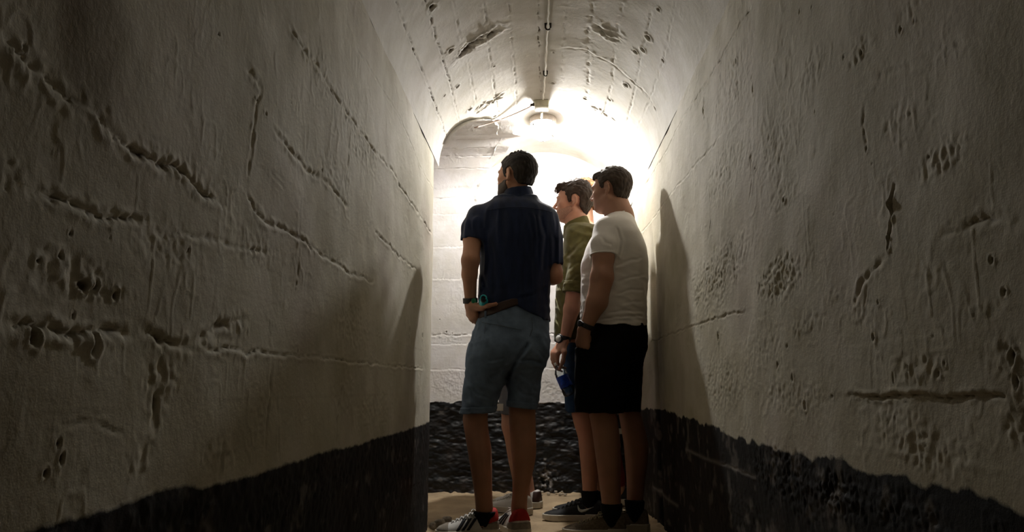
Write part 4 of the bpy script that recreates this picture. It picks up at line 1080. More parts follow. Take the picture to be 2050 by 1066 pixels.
F.disp(lambda x, y, z: .0034*(1-2*np.abs(vn(x*1.2+.6*z, y, z*.9, 17, 23)))+.0018*vn(x+.5*z, y, z, 38, 25)+.004*vn(x-z*.8, y, z*1.3, 12, 27)*sstep(.85, .55, z), .025)
creases(F, P, Y1, [([(1013, 762), (1030, 728), (1060, 684)], .0130, .0080), ([(1034, 721), (1062, 722), (1092, 731)], .0060, .006), ([(1034, 744), (1058, 762), (1077, 790)], .0050, .007), ([(972, 724), (992, 722), (1012, 718)], .0045, .004), ([(940, 775), (958, 792), (985, 800)], .0045, .006),
    ([(930, 750), (944, 782), (950, 815)], .0035, .006), ([(1075, 700), (1088, 716), (1091, 722)], .0040, .005), ([(950, 662), (948, 690), (940, 720)], .0030, .006), ([(1030, 775), (1048, 790), (1072, 795)], .0035, .006), ([(975, 760), (1000, 745), (1012, 725)], .0040, .008)])
body_sh = F.F.copy()
sh1 = F.mesh('shorts', M_DENIM, p1)
F.F = np.where(X < mid, np.maximum(F.F-.0042, (Z-hl(X)-.026)), np.maximum(F.F-.0042, (Z-hr(X)-.026)))
F.F = np.maximum(F.F, np.where(X < mid, hl(X)-.002-Z, hr(X)-.002-Z)).astype(np.float32)
V, Q = F.poly()
for sgn, nm in ((-1, 'cuff'), (1, 'cuff')):
    kq = ((V[:, 0] < mid)[Q].all(1)) if sgn < 0 else ((V[:, 0] >= mid)[Q].all(1)); used = np.unique(Q[kq]); rm = np.full(len(V), -1); rm[used] = np.arange(len(used))
    child(mesh_obj(nm, V[used]-o1, rm[Q[kq]], M_DENIM, p1), sh1)
def surf_y(px, py, rows, n=2.25):
    """depth of the near side of a loft at a pixel"""
    A = np.array(sorted(rows)); w = P(px, py, -.12); z = w[2]; cx, cy, a, b = [np.interp(z, A[:, 0], A[:, j]) for j in range(1, 5)]
    t = np.clip(abs((w[0]-cx)/a), 0, .98); return cy-b*(1-t**n)**(1/n)
def surf_line(pts, rows, off=.003, n=12):
    out = []
    for a, b in zip(pts[:-1], pts[1:]):
        for t in np.linspace(0, 1, n)[:-1]:
            px, py = a[0]+(b[0]-a[0])*t, a[1]+(b[1]-a[1])*t; y = surf_y(px, py, rows); out.append(W(px, py, y-off)-o1)
    return out
hl_rows = hipr
m = MB(); m.tube(surf_line([(965, 646), (1000, 652), (1048, 662)], hl_rows, .010), .0016, 6); m.tube(surf_line([(972, 650), (968, 690)], hl_rows, .012), .0012, 6); child(m.build('pocket_seam', M_DENIM_D, p1), sh1); m = MB(); m.tube(surf_line([(1065, 636), (1066, 660), (1050, 700)], hl_rows, .012), .0016, 6); child(m.build('seat_seam', M_DENIM_D, p1), sh1)
for px, py in ((972, 628),):
    m = MB(); yb = surf_y(px, py, hl_rows); c = W(px, py+2, yb-.008)-o1; m.box(c, .010, .006, .032, bev=.002); child(m.build('belt_loop', M_DENIM, p1), sh1)
# watch, shoes, socks
wt = band(p1, 'wristwatch', P(941.5, 597, -.037), P(941.8, 608, -.033), .0345, .0335, M_WATCH)
m = MB(); c = P(949, 603.5, -.067)-o1; m.lathe(c, (.35, -1, .1), [(0, .013), (.004, .013), (.006, .010)], 20); child(m.build('watch_face', M_GREEN, p1), wt)
MS1 = (M_SHOE_W, M_SOLE, M_SHOE_W, M_STRIPE, M_REDH)
sl = W(970, 1050, Y1-.01); sr = W(1040, 1045, Y1+.015)
yw = math.radians(101)
shoe(p1, (sl[0]+.056, sl[1]+.012, 0), yw, L=.265, Wd=.053, mats=MS1, collar=.106)
shoe(p1, (sr[0]+.012, sr[1]-.055, 0), math.radians(22), L=.285, Wd=.053, mats=MS1, collar=.106)
sock(p1, (W(971, 1030, Y1-.01)[0], Y1-.008), .0500, .030, P(0, 1017)[2])
# turquoise bottle held in the hand on the hip
tb_ = P(968, 598, -.150)
bo = root('water_bottle', tuple(tb_), 'small turquoise-capped bottle held at the hip of the man in navy shirt', 'bottle')
ax_ = np.array([-.10, 1.0, -.28])
m = MB(); m.lathe((0, .014, 0), ax_, [(0, .010), (.010, .011), (.024, .020), (.15, .020), (.155, .017)], 28); m.build('bottle_body', M_TURQ, bo)
m = MB(); m.lathe((0, -.004, 0), ax_, [(0, .0105), (.003, .0125), (.020, .0125)], 28); m.build('cap', M_STRIPE, bo)
m = MB(); m.tube([np.array([.0125*math.cos(a), -.003, .0125*math.sin(a)+.001]) for a in np.linspace(-.5, math.pi+.2, 22)], .0034, 8); m.build('cap_ring', M_TURQ, bo)

# ================================================================== PERSON 3: white t-shirt, black shorts
Y3 = 3.50; P = PT(Y3)
p3 = root('person', (.30, Y3, 0), 'man in white t-shirt and black shorts beside the wall, hand in pocket', 'person', 'people in the tunnel')
hd = Head(P(1222, 383), math.radians(64), math.radians(-2), .915)
t3 = rowset([(428, 1224, 1262, .01, .055), (440, 1206, 1268, 0, .085), (452, 1196, 1273, 0, .13), (475, 1184, 1284, 0, .175), (501, 1171, 1293, 0, .180), (528, 1163, 1297, 0, .172), (558, 1164, 1296, 0, .165), (599, 1163, 1293.5, 0, .160), (631, 1162, 1292, 0, .160), (659, 1164, 1292, 0, .165)], Y3)
h3 = rowset([(638, 1167, 1291, 0, .158), (650, 1166, 1292, 0, .160), (674, 1158, 1296, 0, .168), (697, 1155, 1294, 0, .168), (722, 1153, 1286, 0, .160)], Y3)
L3 = [(700, 1153, 1262, -.07, .095), (740, 1152, 1255, -.08, .095), (790, 1151, 1250, -.08, .092), (830, 1151, 1246, -.08, .090)]
R3 = [(700, 1185, 1294, .07, .095), (720, 1195, 1286, .07, .095), (753, 1205, 1284, .07, .092), (791, 1215, 1282.5, .07, .090), (830, 1222, 1281, .07, .086)]
L3b = [(770, 1178, 1240, -.08, .072), (825, 1178, 1234, -.08, .060), (862, 1185.5, 1239, -.08, .058), (900, 1190.5, 1242, -.08, .060), (937, 1195.5, 1243, -.08, .056), (975, 1200.5, 1243, -.08, .046), (1001, 1204, 1243, -.08, .040), (1030, 1206, 1244, -.08, .040), (1058, 1205, 1246, -.08, .042)]
R3b = [(770, 1236, 1280, .07, .075), (825, 1238, 1281.5, .07, .062), (860, 1244, 1291, .07, .060), (887, 1248.5, 1298, .07, .062), (927, 1252, 1296.5, .07, .058), (962, 1254.5, 1291, .07, .048), (996, 1255, 1288, .07, .040), (1020, 1254, 1288, .07, .038), (1042, 1252, 1290, .07, .040)]
F = grid((.12, 3.14, -.01), (.57, 3.86, 1.72), .0052, [(1.36, 1.72, .0038)])
F.loft(shrink(t3, .012), 0, 2.3); F.loft(shrink(h3, .012), .03)
F.loft(rowset(L3b, Y3), .02, 2.1); F.loft(rowset(R3b, Y3), .02, 2.1)
F.loft(shrink(rowset(L3[:3], Y3), .015), .03); F.loft(shrink(rowset(R3[:3], Y3), .015), .03)
F.cone(P(1243, 440), P(1232, 398), .062, .056, .03)
F.cone(P(1222, 405, 0), P(1240, 432, 0), .052, .058, .03)
F.cone(P(1222, 1052, -.08), P(1200, 1062, -.08), .024, .016, .02); F.cone(P(1268, 1042, .04), P(1245, 1050, .04), .024, .016, .02)
F.chain([P(1212, 470, -.14), P(1208, 512, -.175), P(1205, 556, -.185)], [.047, .047, .0485], .02)
F.chain([P(1205, 556, -.185), P(1195, 605, -.19), P(1176, 650, -.18)], [.051, .046, .029], .018)
hand(F, P(1170, 656, -.178), P(1166, 692, -.140), (-.55, -.80, .1), curl=(.35, .2, .1), side=1, thumb=[P(1178, 676, -.15), P(1182, 690, -.12)])
F.chain([P(1225, 470, .14), P(1222, 560, .18), P(1200, 640, .17)], [.050, .045, .028], .02); hand(F, P(1198, 645, .17), P(1192, 672, .16), (0, 1, .2), curl=(.3, .4, .3))
hd.build(F, 1.0, 1.06)
F.mesh('body', M_SKIN3, p3)
hd.hair('hair', M_HAIR3, p3, [(.14, .084), (.080, .080), (.050, .060), (.034, .030), (.026, .002), (.010, .000), (.004, .028), (-.018, .036), (-.036, .012), (-.040, -.030), (-.055, -.052), (-.16, -.062), (-.16, .17), (.14, .17)], thick=.006, tuft=.003, seed=8,
        tufts=wisps(30, 6, .0032, .008), vol=[((0, .050, .086), (.050, .040, .022))])
face_bits(hd, p3, M_HAIR3, .8)
F = mk_cloth((.12, 3.21, .80), (.57, 3.80, 1.48), .0045)
F.loft(t3, 0, 2.3, smooth=.010)
F.cone(P(1232, 452, -.10), P(1246, 446, .10), .050, .050, .05)
sleeve(F, [P(1216, 462, -.125), P(1210, 492, -.160), P(1208, 522, -.172)], [.062, .062, .0590], P(1208, 512, -.17), (-.02, -.12, -1), .035)
F.chain([P(1225, 462, .125), P(1222, 517, .165)], [.060, .055], .035)
F.cone(P(1238, 436, -.005), P(1229, 404, -.01), .058, .062, .004, 'sub')
X, Y, Z = F.pts((slice(None),)*3)
F.F = np.maximum(F.F, (P(0, 655, -.15)[2]+.004-.02*(X-.3)+.004*np.sin(X*40)-Z).astype(np.float32))
F.disp(lambda x, y, z: .0032*(1-2*np.abs(vn(x*.5, y*.6, z*1.6+.4*x, 26, 31)))*sstep(1.35, .95, z)+.0032*vn(x, y, z, 16, 33)+.004*(1-2*np.abs(vn(x*.35, y*.5, z*1.5, 34, 35)))*sstep(.99, .90, z), .02)
creases(F, P, Y3, [([(1190, 641), (1225, 636), (1262, 632), (1291, 635)], .0050, .0045), ([(1212, 628), (1250, 621), (1290, 625)], .0042, .0045), ([(1234, 566), (1262, 555), (1293, 552)], .0032, .005), ([(1230, 592), (1262, 580), (1291, 581)], .0032, .005),
    ([(1228, 534), (1260, 522), (1288, 515)], .0028, .006), ([(1235, 520), (1243, 482), (1234, 452)], .0040, .005), ([(1185, 505), (1210, 502), (1233, 502)], .0018, .003), ([(1200, 470), (1212, 486), (1228, 492)], .0025, .006), ([(1240, 610), (1270, 603), (1290, 606)], .0025, .005)])
ts = F.mesh('t_shirt', M_WHITE, p3)
o3 = np.array(ORG[p3.name]); m = MB()
F = grid(P(1236, 430)-.10, P(1236, 430)+.10, .003)
F.cone(P(1240, 446, -.005), P(1229, 404, -.01), .0655, .0655, 0); F.cone(P(1240, 450, -.005), P(1229, 400, -.01), .0585, .0585, .002, 'sub')
F.cut(P(1231, 432), (-.33, -.05, 1)); F.cut(P(1232, 439), (.33, .05, -1)); child(F.mesh('neck_band', M_WHITE, p3), ts)
m = MB()
sb = P(1208, 509, -.17)-o3; m = MB(); m.tube([sb+np.array([.0575*math.cos(a), .056*math.sin(a), -.004-.006*math.sin(a)]) for a in np.linspace(0, 2*math.pi, 33)], .0032, 6); child(m.build('sleeve_hem', M_WHITE, p3), ts)
F = mk_cloth((.12, 3.26, .42), (.57, 3.74, .95), .005)
F.loft(h3, 0, 2.3); F.loft(rowset(L3, Y3), .03, 2.3); F.loft(rowset(R3, Y3), .03, 2.3)
F.cut((0, 0, P(0, 823, 0)[2]), (0, 0, -1)); F.cut(P(1290, 650, -.1), (.05, 0, 1))
F.disp(lambda x, y, z: .005*(1-2*np.abs(vn(x, y, z*.5, 16, 37)))+.003*vn(x, y, z, 34, 39)+.005*vn(x, y, z*1.4, 13, 40)*sstep(.8, .6, z), .025)
F.mesh('shorts', M_BLACKC, p3)
wt = band(p3, 'wristwatch', P(1177, 648, -.181), P(1173, 657, -.176), .0345, .0320, M_WATCH)
m = MB(); c = P(1160.5, 648, -.20)-o3; m.lathe(c, (-.8, -.5, .1), [(0, .015), (.003, .015), (.005, .012)], 20); child(m.build('watch_face', M_WATCH, p3), wt)
MS3 = (M_SHOE_O, M_SOLE, M_LACE_B, M_SHOE_O, M_SHOE_O)
a = W(1226, 1050, Y3-.08); shoe(p3, (a[0]+.055, a[1], 0), math.radians(91), L=.268, Wd=.053, kind='plain', mats=MS3)
a = W(1271, 1045, Y3+.04); shoe(p3, (a[0]+.058, a[1], 0), math.radians(88), L=.268, Wd=.053, kind='plain', mats=MS3)
a = W(1224, 1030, Y3-.08); sock(p3, (a[0], a[1]), .0475, .025, P(0, 1001, -.08)[2]); a = W(1271, 1030, Y3+.04); sock(p3, (a[0], a[1]), .044, .025, P(0, 995, .04)[2])

# ================================================================== PERSON 2: olive shirt, dark blue shorts, bottle
Y2 = 3.88; P = PT(Y2)
p2 = root('person', (.15, Y2, 0), 'man in olive shirt with rolled sleeves standing between the other two men', 'person', 'people in the tunnel')
hd = Head(P(1148, 406), math.radians(84), math.radians(0), .93)
t2 = rowset([(448, 1138, 1182, 0, .055), (458, 1134, 1190, 0, .09), (470, 1130, 1198, 0, .14), (485, 1129, 1206, 0, .17), (510, 1126, 1210, 0, .175), (540, 1120, 1208, 0, .168), (580, 1114, 1204, 0, .160), (627, 1112, 1202, 0, .158), (674, 1110, 1200, 0, .165), (692, 1108, 1200, 0, .168)], Y2)
h2 = rowset([(660, 1124, 1198, 0, .155), (690, 1130, 1202, 0, .160), (720, 1130, 1202, 0, .158)], Y2)
L2 = [(690, 1131, 1195, -.07, .092), (740, 1130, 1198, -.08, .092), (790, 1129, 1200, -.08, .090), (830, 1135, 1204, -.08, .088)]
R2 = [(690, 1133, 1200, .07, .092), (740, 1138, 1202, .08, .092), (790, 1148, 1206, .08, .090), (830, 1156, 1212, .08, .088)]
L2b = [(780, 1146, 1200, -.08, .068), (825, 1143, 1198, -.08, .058), (850, 1149, 1198, -.08, .055), (875, 1157, 1199, -.08, .056), (925, 1162, 1200, -.08, .054), (950, 1164, 1198, -.08, .046), (977, 1166, 1195, -.08, .038), (1010, 1166, 1196, -.08, .038), (1030, 1164, 1198, -.08, .040)]
R2b = [(r[0], r[1]+14, r[2]+14, .08, r[4]) for r in L2b]
F = grid((-.02, 3.50, -.01), (.44, 4.14, 1.76), .0055, [(1.40, 1.76, .0038)])
F.loft(shrink(t2, .012), 0, 2.3); F.loft(shrink(h2, .012), .03)
F.loft(rowset(L2b, Y2), .02, 2.1); F.loft(rowset(R2b, Y2), .02, 2.1)
F.loft(shrink(rowset(L2[:3], Y2), .015), .03); F.loft(shrink(rowset(R2[:3], Y2), .015), .03)
F.cone(P(1158, 462), P(1152, 425), .056, .052, .03); F.cone(P(1146, 434), P(1156, 458), .044, .052, .03)
F.cone(P(1180, 1020, -.08), P(1160, 1030, -.08), .024, .016, .02); F.cone(P(1195, 1016, .08), P(1175, 1022, .08), .024, .016, .02)
F.chain([P(1180, 478, -.13), P(1163, 530, -.17), P(1151, 575, -.185)], [.052, .046, .040], .02)
F.chain([P(1151, 575, -.185), P(1144, 620, -.195), P(1132, 676, -.19)], [.042, .038, .0265], .015)
hand(F, P(1130, 684, -.19), P(1110, 709, -.195), (-.9, -.40, .45), length=.094, curl=(.6, .6, .5), side=-1, fw=.0200, fr=.0098, thumb=[P(1130, 706, -.235), P(1127, 724, -.240), P(1120, 740, -.232)], fcurl=[(.75, .75, .6), (.65, .65, .55), (.60, .60, .5), (.55, .6, .5)])
F.cone(P(1130, 686, -.19), P(1112, 708, -.195), .026, .030, .015, flat=((-.9, -.4, .45), .66))
F.chain([P(1180, 478, .13), P(1172, 570, .17), P(1160, 660, .15)], [.050, .042, .026], .02); hand(F, P(1159, 664, .15), P(1156, 690, .14), (0, 1, .2))
hd.build(F, 1.06, 1.0)
F.mesh('body', M_SKIN2, p2)
tf = wisps(70, 5, .0042, .016)
rg = np.random.default_rng(5)
for j in range(16):
    x = rg.uniform(-.048, .048); z_ = rg.uniform(.076, .098); tf.append(([(x, .050, z_+.008), (x+.003, .072, z_+.006), (x+.005, .087, z_), (x+.006, .094, z_-.010)], [.007, .0065, .005, .002]))
tf.append(([(-.040, .070, .088), (-.042, .086, .088), (-.043, .097, .078), (-.042, .100, .064), (-.041, .098, .052)], [.006, .006, .0045, .0035, .0015]))
hd.hair('hair', M_HAIR2, p2, [(.14, .088), (.082, .084), (.056, .070), (.040, .040), (.026, .000), (.022, -.014), (.008, -.012), (.004, .026), (-.018, .036), (-.036, .012), (-.044, -.040), (-.060, -.080), (-.16, -.085), (-.16, .17), (.14, .17)], thick=.008, tuft=.0045, vol=[((0, .040, .094), (.054, .048, .025)), ((0, -.02, .095), (.06, .07, .036))], seed=12, tufts=tf)
beard(hd, 'stubble', M_STUB, p2, .0015)
o2 = np.array(ORG[p2.name]); M = hd.M
face_bits(hd, p2, M_HAIR2)
F = mk_cloth((-.02, 3.58, .80), (.46, 4.14, 1.48), .0048)
F.loft(t2, 0, 2.3, smooth=.010)
F.cone(P(1160, 468, -.10), P(1166, 464, .10), .045, .045, .05)
sleeve(F, [P(1183, 474, -.125), P(1166, 520, -.165), P(1149, 588, -.187)], [.062, .058, .052], P(1148, 583, -.187), P(1144, 620, -.195)-P(1150, 575, -.185), .03)
F.chain([P(1183, 474, .125), P(1172, 570, .165)], [.060, .050], .03)
X, Y, Z = F.pts((slice(None),)*3)
F.F = np.maximum(F.F, (P(0, 684, -.1)[2]-Z).astype(np.float32))
F.disp(lambda x, y, z: .0040*(1-2*np.abs(vn(x*.6, y*.6, z*1.4+.7*x, 15, 41)))+.0014*vn(x, y, z, 40, 43), .02)
creases(F, P, Y2, [([(1131, 520), (1148, 500), (1172, 478)], .0060, .007), ([(1136, 545), (1150, 530), (1164, 524)], .0045, .006), ([(1140, 565), (1152, 550), (1163, 548)], .0035, .005), ([(1113, 592), (1122, 612), (1127, 630)], .0050, .006), ([(1112, 636), (1122, 650), (1126, 668)], .0050, .006), ([(1180, 462), (1190, 468), (1196, 480)], .0050, .006)])
sh2_ = F.mesh('shirt', M_OLIVE, p2)
F = grid(P(1148, 573, -.187)-.09, P(1148, 573, -.187)+.09, .0035); F.cone(P(1153, 555, -.182), P(1146, 598, -.19), .056, .0545, 0); d = P(1144, 620, -.195)-P(1150, 575, -.185)
F.cut(P(1148.5, 588, -.187), d); F.cut(P(1151, 566, -.187), -d); F.disp(lambda x, y, z: .003*vn(x, y, z*2, 45, 6)); child(F.mesh('rolled_cuff', M_OLIVE, p2), sh2_)
F = grid(P(1155, 450)-np.array([.10, .10, .07]), P(1155, 450)+np.array([.10, .10, .07]), .003)
F.cone(P(1158, 474, 0), P(1153, 436, 0), .084, .061, 0); F.cone(P(1158, 474, 0), P(1152, 420, 0), .064, .052, .004, 'sub')
F.cut(P(1154, 442), (-.42, 0, 1)); F.cut(P(1157, 476), (.3, 0, -1)); F.disp(lambda x, y, z: .002*vn(x, y, z, 40, 6)); child(F.mesh('collar', M_OLIVE, p2), sh2_)
m = MB(); m.lathe(P(1139.5, 468, -.052)-o2, (-.5, -.9, .1), [(0, .0055), (.002, .0055), (.003, .004)], 12); child(m.build('collar_button', M_DIAL, p2), sh2_)
F = mk_cloth((-.02, 3.66, .40), (.46, 4.14, .94), .0055)
F.loft(h2, 0, 2.3); F.loft(rowset(L2, Y2), .03, 2.3); F.loft(rowset(R2, Y2), .03, 2.3); F.cut((0, 0, P(0, 822, 0)[2]), (0, 0, -1))
F.disp(lambda x, y, z: .005*(1-2*np.abs(vn(x, y, z*.5, 16, 47)))+.003*vn(x, y, z, 34, 49), .025); F.mesh('shorts', M_BLUESH, p2)
wt = band(p2, 'wristwatch', P(1132, 674, -.19), P(1130, 683, -.19), .0300, .0290, M_WATCH)
m = MB(); c = P(1119.5, 678.5, -.208)-o2; m.lathe(c, (-.62, -.78, .08), [(-.004, .0225), (.005, .0225), (.0065, .0185)], 28); wc = child(m.build('watch_case', M_WATCH, p2), wt)
m = MB(); dn_ = np.array([-.62, -.78, .08]); dn_ /= np.linalg.norm(dn_); m.lathe(c+dn_*.0066, dn_, [(0, .0165), (.0006, .0165)], 28); child(m.build('watch_dial', M_DIAL, p2), wt)
MS2 = (M_SHOE_K, M_SOLE, M_LACE_K, M_LOGO, M_LOGO)
a = W(1180, 1030, Y2-.08); shoe(p2, (a[0]+.062, a[1]-.003, 0), math.radians(89), L=.285, Wd=.052, kind='swoosh', mats=MS2)
a = W(1196, 1022, Y2+.08); shoe(p2, (a[0]+.062, a[1], 0), math.radians(84), L=.285, Wd=.052, kind='plain', mats=MS2)
a = W(1181, 1010, Y2-.08); sock(p2, (a[0], a[1]), .042, .028, P(0, 976, -.08)[2]); a = W(1195, 1010, Y2+.08); sock(p2, (a[0], a[1]), .042, .028, P(0, 976, .08)[2])
# the bottle in his hand
b0 = P(1114, 727, -.205); b1 = P(1143, 794, -.225); ax_ = (b1-b0); ax_ /= np.linalg.norm(ax_)
bo = root('water_bottle', tuple(b0), 'clear bottle with blue label held low by the man in olive shirt', 'bottle')
m = MB(); m.lathe((0, 0, 0), ax_, [(0, .0125), (.014, .0125), (.016, .015), (.019, .0135), (.036, .024), (.050, .0310), (.056, .0298), (.062, .0315), (.122, .0312), (.130, .0295), (.138, .0315), (.160, .0312), (.168, .026), (.166, .012)], 36, cap=False); m.build('bottle_body', M_PET, bo)
m = MB(); m.lathe((0, 0, 0), ax_, [(-.002, .0140), (.013, .0140)], 24); m.build('cap', M_DIAL, bo)
m = MB(); m.lathe((0, 0, 0), ax_, [(.070, .0321), (.128, .0319)], 36, cap=False); m.build('label', M_LABEL, bo)
m = MB(); m.lathe((0, 0, 0), ax_, [(.080, .0292), (.160, .0298), (.165, .025)], 30); m.build('water', M_WATER, bo)

# ================================================================== the two people further back, mostly hidden
def simple_person(Y0, cx, top, label, yaw, shirt_m, short_m, skin_m, hair_m, hemz, feet, shoe_m, kind='plain', curly=False):
    P = PT(Y0); c = np.array([cx, Y0, 0.0]); H = top; s = H/1.78
    pr = root('person', (cx, Y0, 0), label, 'person', 'people in the tunnel')
    hd = Head((cx+.0, Y0, H-.125), yaw, 0, .92)
    F = grid((cx-.26, Y0-.30, -.01), (cx+.26, Y0+.30, H+.02), .0075, [(H-.28, H+.02, .005)])
    tz = lambda f: H*f
    def rows(g=0): return [(tz(.845), cx, Y0, .06+g, .08+g), (tz(.82), cx+.005, Y0, .10+g, .17+g), (tz(.75), cx, Y0, .115+g, .185+g), (tz(.66), cx, Y0, .105+g, .160+g), (tz(.58), cx, Y0, .105+g, .155+g), (tz(.52), cx+.005, Y0, .115+g, .168+g), (tz(.47), cx, Y0, .115+g, .170+g)]
    F.loft(rows(), 0, 2.3)
    for sy, (fx, fy) in zip((-1, 1), feet):
        F.chain([(cx, Y0+sy*.085, tz(.48)), (cx*.8+fx*.2-.01, (Y0+sy*.085+fy)/2, tz(.275)), (fx, fy, tz(.045))], [.082, .054, .038], .02)
        F.cone((fx-.034, fy, tz(.20)), (fx-.026, fy, tz(.16)), .042, .040, .02)
        F.cone((fx, fy, .055), (fx-.07, fy+.02, .03), .032, .022, .02)
    F.cone((cx+.005, Y0, tz(.80)), (cx, Y0, H-.17), .058, .052, .03)
    for sy in (-1, 1):
        F.chain([(cx, Y0+sy*.18, tz(.80)), (cx+.03, Y0+sy*.215, tz(.62)), (cx-.02, Y0+sy*.20, tz(.49))], [.050, .038, .026], .02)
        hand(F, (cx-.02, Y0+sy*.20, tz(.485)), (cx-.03, Y0+sy*.195, tz(.44)), (0, sy, .1))
    hd.build(F); F.mesh('body', skin_m, pr)
    tf = []
    if curly:
        rg = np.random.default_rng(3)
        for j in range(60):
            a = rg.uniform(0, 2*math.pi); e = rg.uniform(.2, 1.45); x = .080*math.cos(a)*math.cos(e); y = -.02+.095*math.sin(a)*math.cos(e); z = .04+.088*math.sin(e)
            if z > .07 or y < 0: tf.append(([(x, y, z), (x*1.08+.01, y+.01, z+.010), (x*1.1, y+.015, z+.002)], [.010, .008, .004]))
    hd.hair('hair', hair_m, pr, PROF_SHORT, thick=.014, tuft=.009, seed=21, tufts=tf)
    F = mk_cloth((cx-.25, Y0-.30, tz(.44)), (cx+.25, Y0+.30, tz(.87)), .007); F.loft(rows(.012), 0, 2.3)
    for sy in (-1, 1): F.chain([(cx, Y0+sy*.175, tz(.80)), (cx+.018, Y0+sy*.205, tz(.69))], [.064, .056], .03)
    F.cut((0, 0, tz(.52)), (0, 0, -1)); F.cone((cx, Y0, tz(.84)), (cx, Y0, tz(.9)), .060, .065, .004, 'sub')
    F.disp(lambda x, y, z: .004*vn(x, y, z, 20, 43), .02); F.mesh('shirt', shirt_m, pr)
    F = mk_cloth((cx-.22, Y0-.26, hemz-.02), (cx+.22, Y0+.26, tz(.53)), .007); F.loft(rows(.008)[-3:], 0, 2.3)
    for sy, (fx, fy) in zip((-1, 1), feet):
        f = 1-(hemz/tz(.48)); ex, ey = cx+(fx-cx)*f, (Y0+sy*.085)+(fy-Y0-sy*.085)*f
        F.cone((cx, Y0+sy*.085, tz(.47)), (ex, ey, hemz-.02), .100, .080 if hemz > .3 else .060, .03)
    F.cut((0, 0, hemz), (0, 0, -1)); F.cut((0, 0, tz(.525)), (0, 0, 1)); F.disp(lambda x, y, z: .005*vn(x, y, z*.6, 18, 43), .02); s_ = F.mesh('shorts' if hemz > .3 else 'trousers', short_m, pr)
    return pr, s_
Y4 = 4.02
f4 = [(W(1048, 1000, Y4)[0], 4.00), (W(1057, 1000, 4.22)[0], 4.22)]
p4, s4 = simple_person(Y4+.05, W(1026, 600, Y4)[0], 1.60, 'person in white sneakers, almost hidden behind the man in navy shirt', math.radians(60), M_GREYC, M_GREYC, M_SKIN1, M_HAIR1, .50, f4, M_SHOE_W)
MS4 = (M_SHOE_W, M_SOLE, M_SHOE_W, M_STRIPE, M_STRIPE)
shoe(p4, (f4[0][0]+.030, f4[0][1]-.055, 0), math.radians(52), L=.27, Wd=.048, kind='plain', mats=MS4)
shoe(p4, (f4[1][0]+.066, f4[1][1]-.04, 0), math.radians(70), L=.27, Wd=.048, kind='plain2', mats=(M_SHOE_W, M_SOLE, M_SHOE_W, M_BELT, M_BELT))
m = MB(); c = W(1000.5, 816, Y4-.12)-np.array(ORG[p4.name]); m.box(c, .036, .004, .036, bev=.0015); m.build('shorts_label', M_TAPE, p4)
Y5 = 4.38
f5 = [(W(1236, 990, Y5)[0], Y5-.07), (W(1243, 990, Y5)[0], Y5+.08)]
p5, s5 = simple_person(Y5, W(1172, 600, Y5)[0]+.0, 1.875, 'person with curly auburn hair and red trousers, hidden behind the olive-shirted man', math.radians(75), M_GREYC, M_RED, M_SKIN2, M_HAIR5, .10, f5, M_SHOE_K, curly=True)
shoe(p5, (f5[0][0]+.06, f5[0][1], 0), math.radians(85), L=.27, Wd=.048, kind='plain', mats=MS2); shoe(p5, (f5[1][0]+.06, f5[1][1], 0), math.radians(85), L=.27, Wd=.048, kind='plain', mats=MS2)
m = MB(); c = W(1242, 864, Y5-.10)-np.array(ORG[p5.name]); m.box(c, .020, .006, .030, bev=.002); m.build('pale_patch', M_TAPE, p5)
# ------------------------------------------------------------------ LAMP, junction box, cables, clips
_d = ray(1087, 229); LY = float(_d[1]*(ZC-.008-CAMZ)/_d[2])+.078; LZ = ZC+.004
lx = float(W(1087, 229, LY)[0])
lamp = empty('ceiling_lamp', (lx, LY, LZ-.012))
tag(lamp, 'round bulkhead lamp with glass bowl and wire guard, lit, at the crown of the vault', 'lamp')
lo = np.array([lx, LY, ZC-.012])
lamp.scale = (1.14, 1.14, 1.14)
m = MB(); m.lathe((0, 0, .012), (0, 0, -1), [(0, .030), (0.0, .060), (.006, .067), (.024, .068), (.034, .066), (.036, .062)], 40); m.build('base', M_METAL, lamp)
m = MB(); prof = [(.034+.004, .058)]
for k in range(1, 13):
    a = k/12*math.pi/2; prof.append((.038+.082*math.sin(a), max(.058*math.cos(a), .001)))
m.lathe((0, 0, .012), (0, 0, -1), prof, 40, cap=False); m.build('globe', M_GLOBE, lamp)
m = MB(); prof = []
for k in range(13):
    a = k/12*math.pi; prof.append((.032+.032*(1-math.cos(a))/2, max(.021*math.sin(a), .0005)))
m.lathe((0, 0, .012), (0, 0, -1), prof, 24, cap=False); m.build('bulb', M_BULB, lamp)
m = MB(); m.lathe((0, 0, .012), (0, 0, -1), [(.018, .012), (.033, .012)], 20); m.build('bulb_socket', M_METAL, lamp)
guard = MB()
guard.tube([(.066*math.cos(a), .066*math.sin(a), -.028) for a in np.linspace(0, 2*math.pi, 41)], .0018)
guard.tube([(.048*math.cos(a), .048*math.sin(a), -.090) for a in np.linspace(0, 2*math.pi, 41)], .0018)
for j in range(3):
    a0 = math.pi*j/3+.26
    guard.tube([(.066*math.cos(t)*math.cos(a0), .066*math.cos(t)*math.sin(a0), -.024-.090*abs(math.sin(t))**.8) for t in np.linspace(0, math.pi, 25)], .0016)
guard.build('wire_guard', M_WIRE, lamp)
m = MB(); m.box((-.048, -.052, -.045), .008, .006, .012, bev=.002); m.build('guard_latch', M_CLIP, lamp)
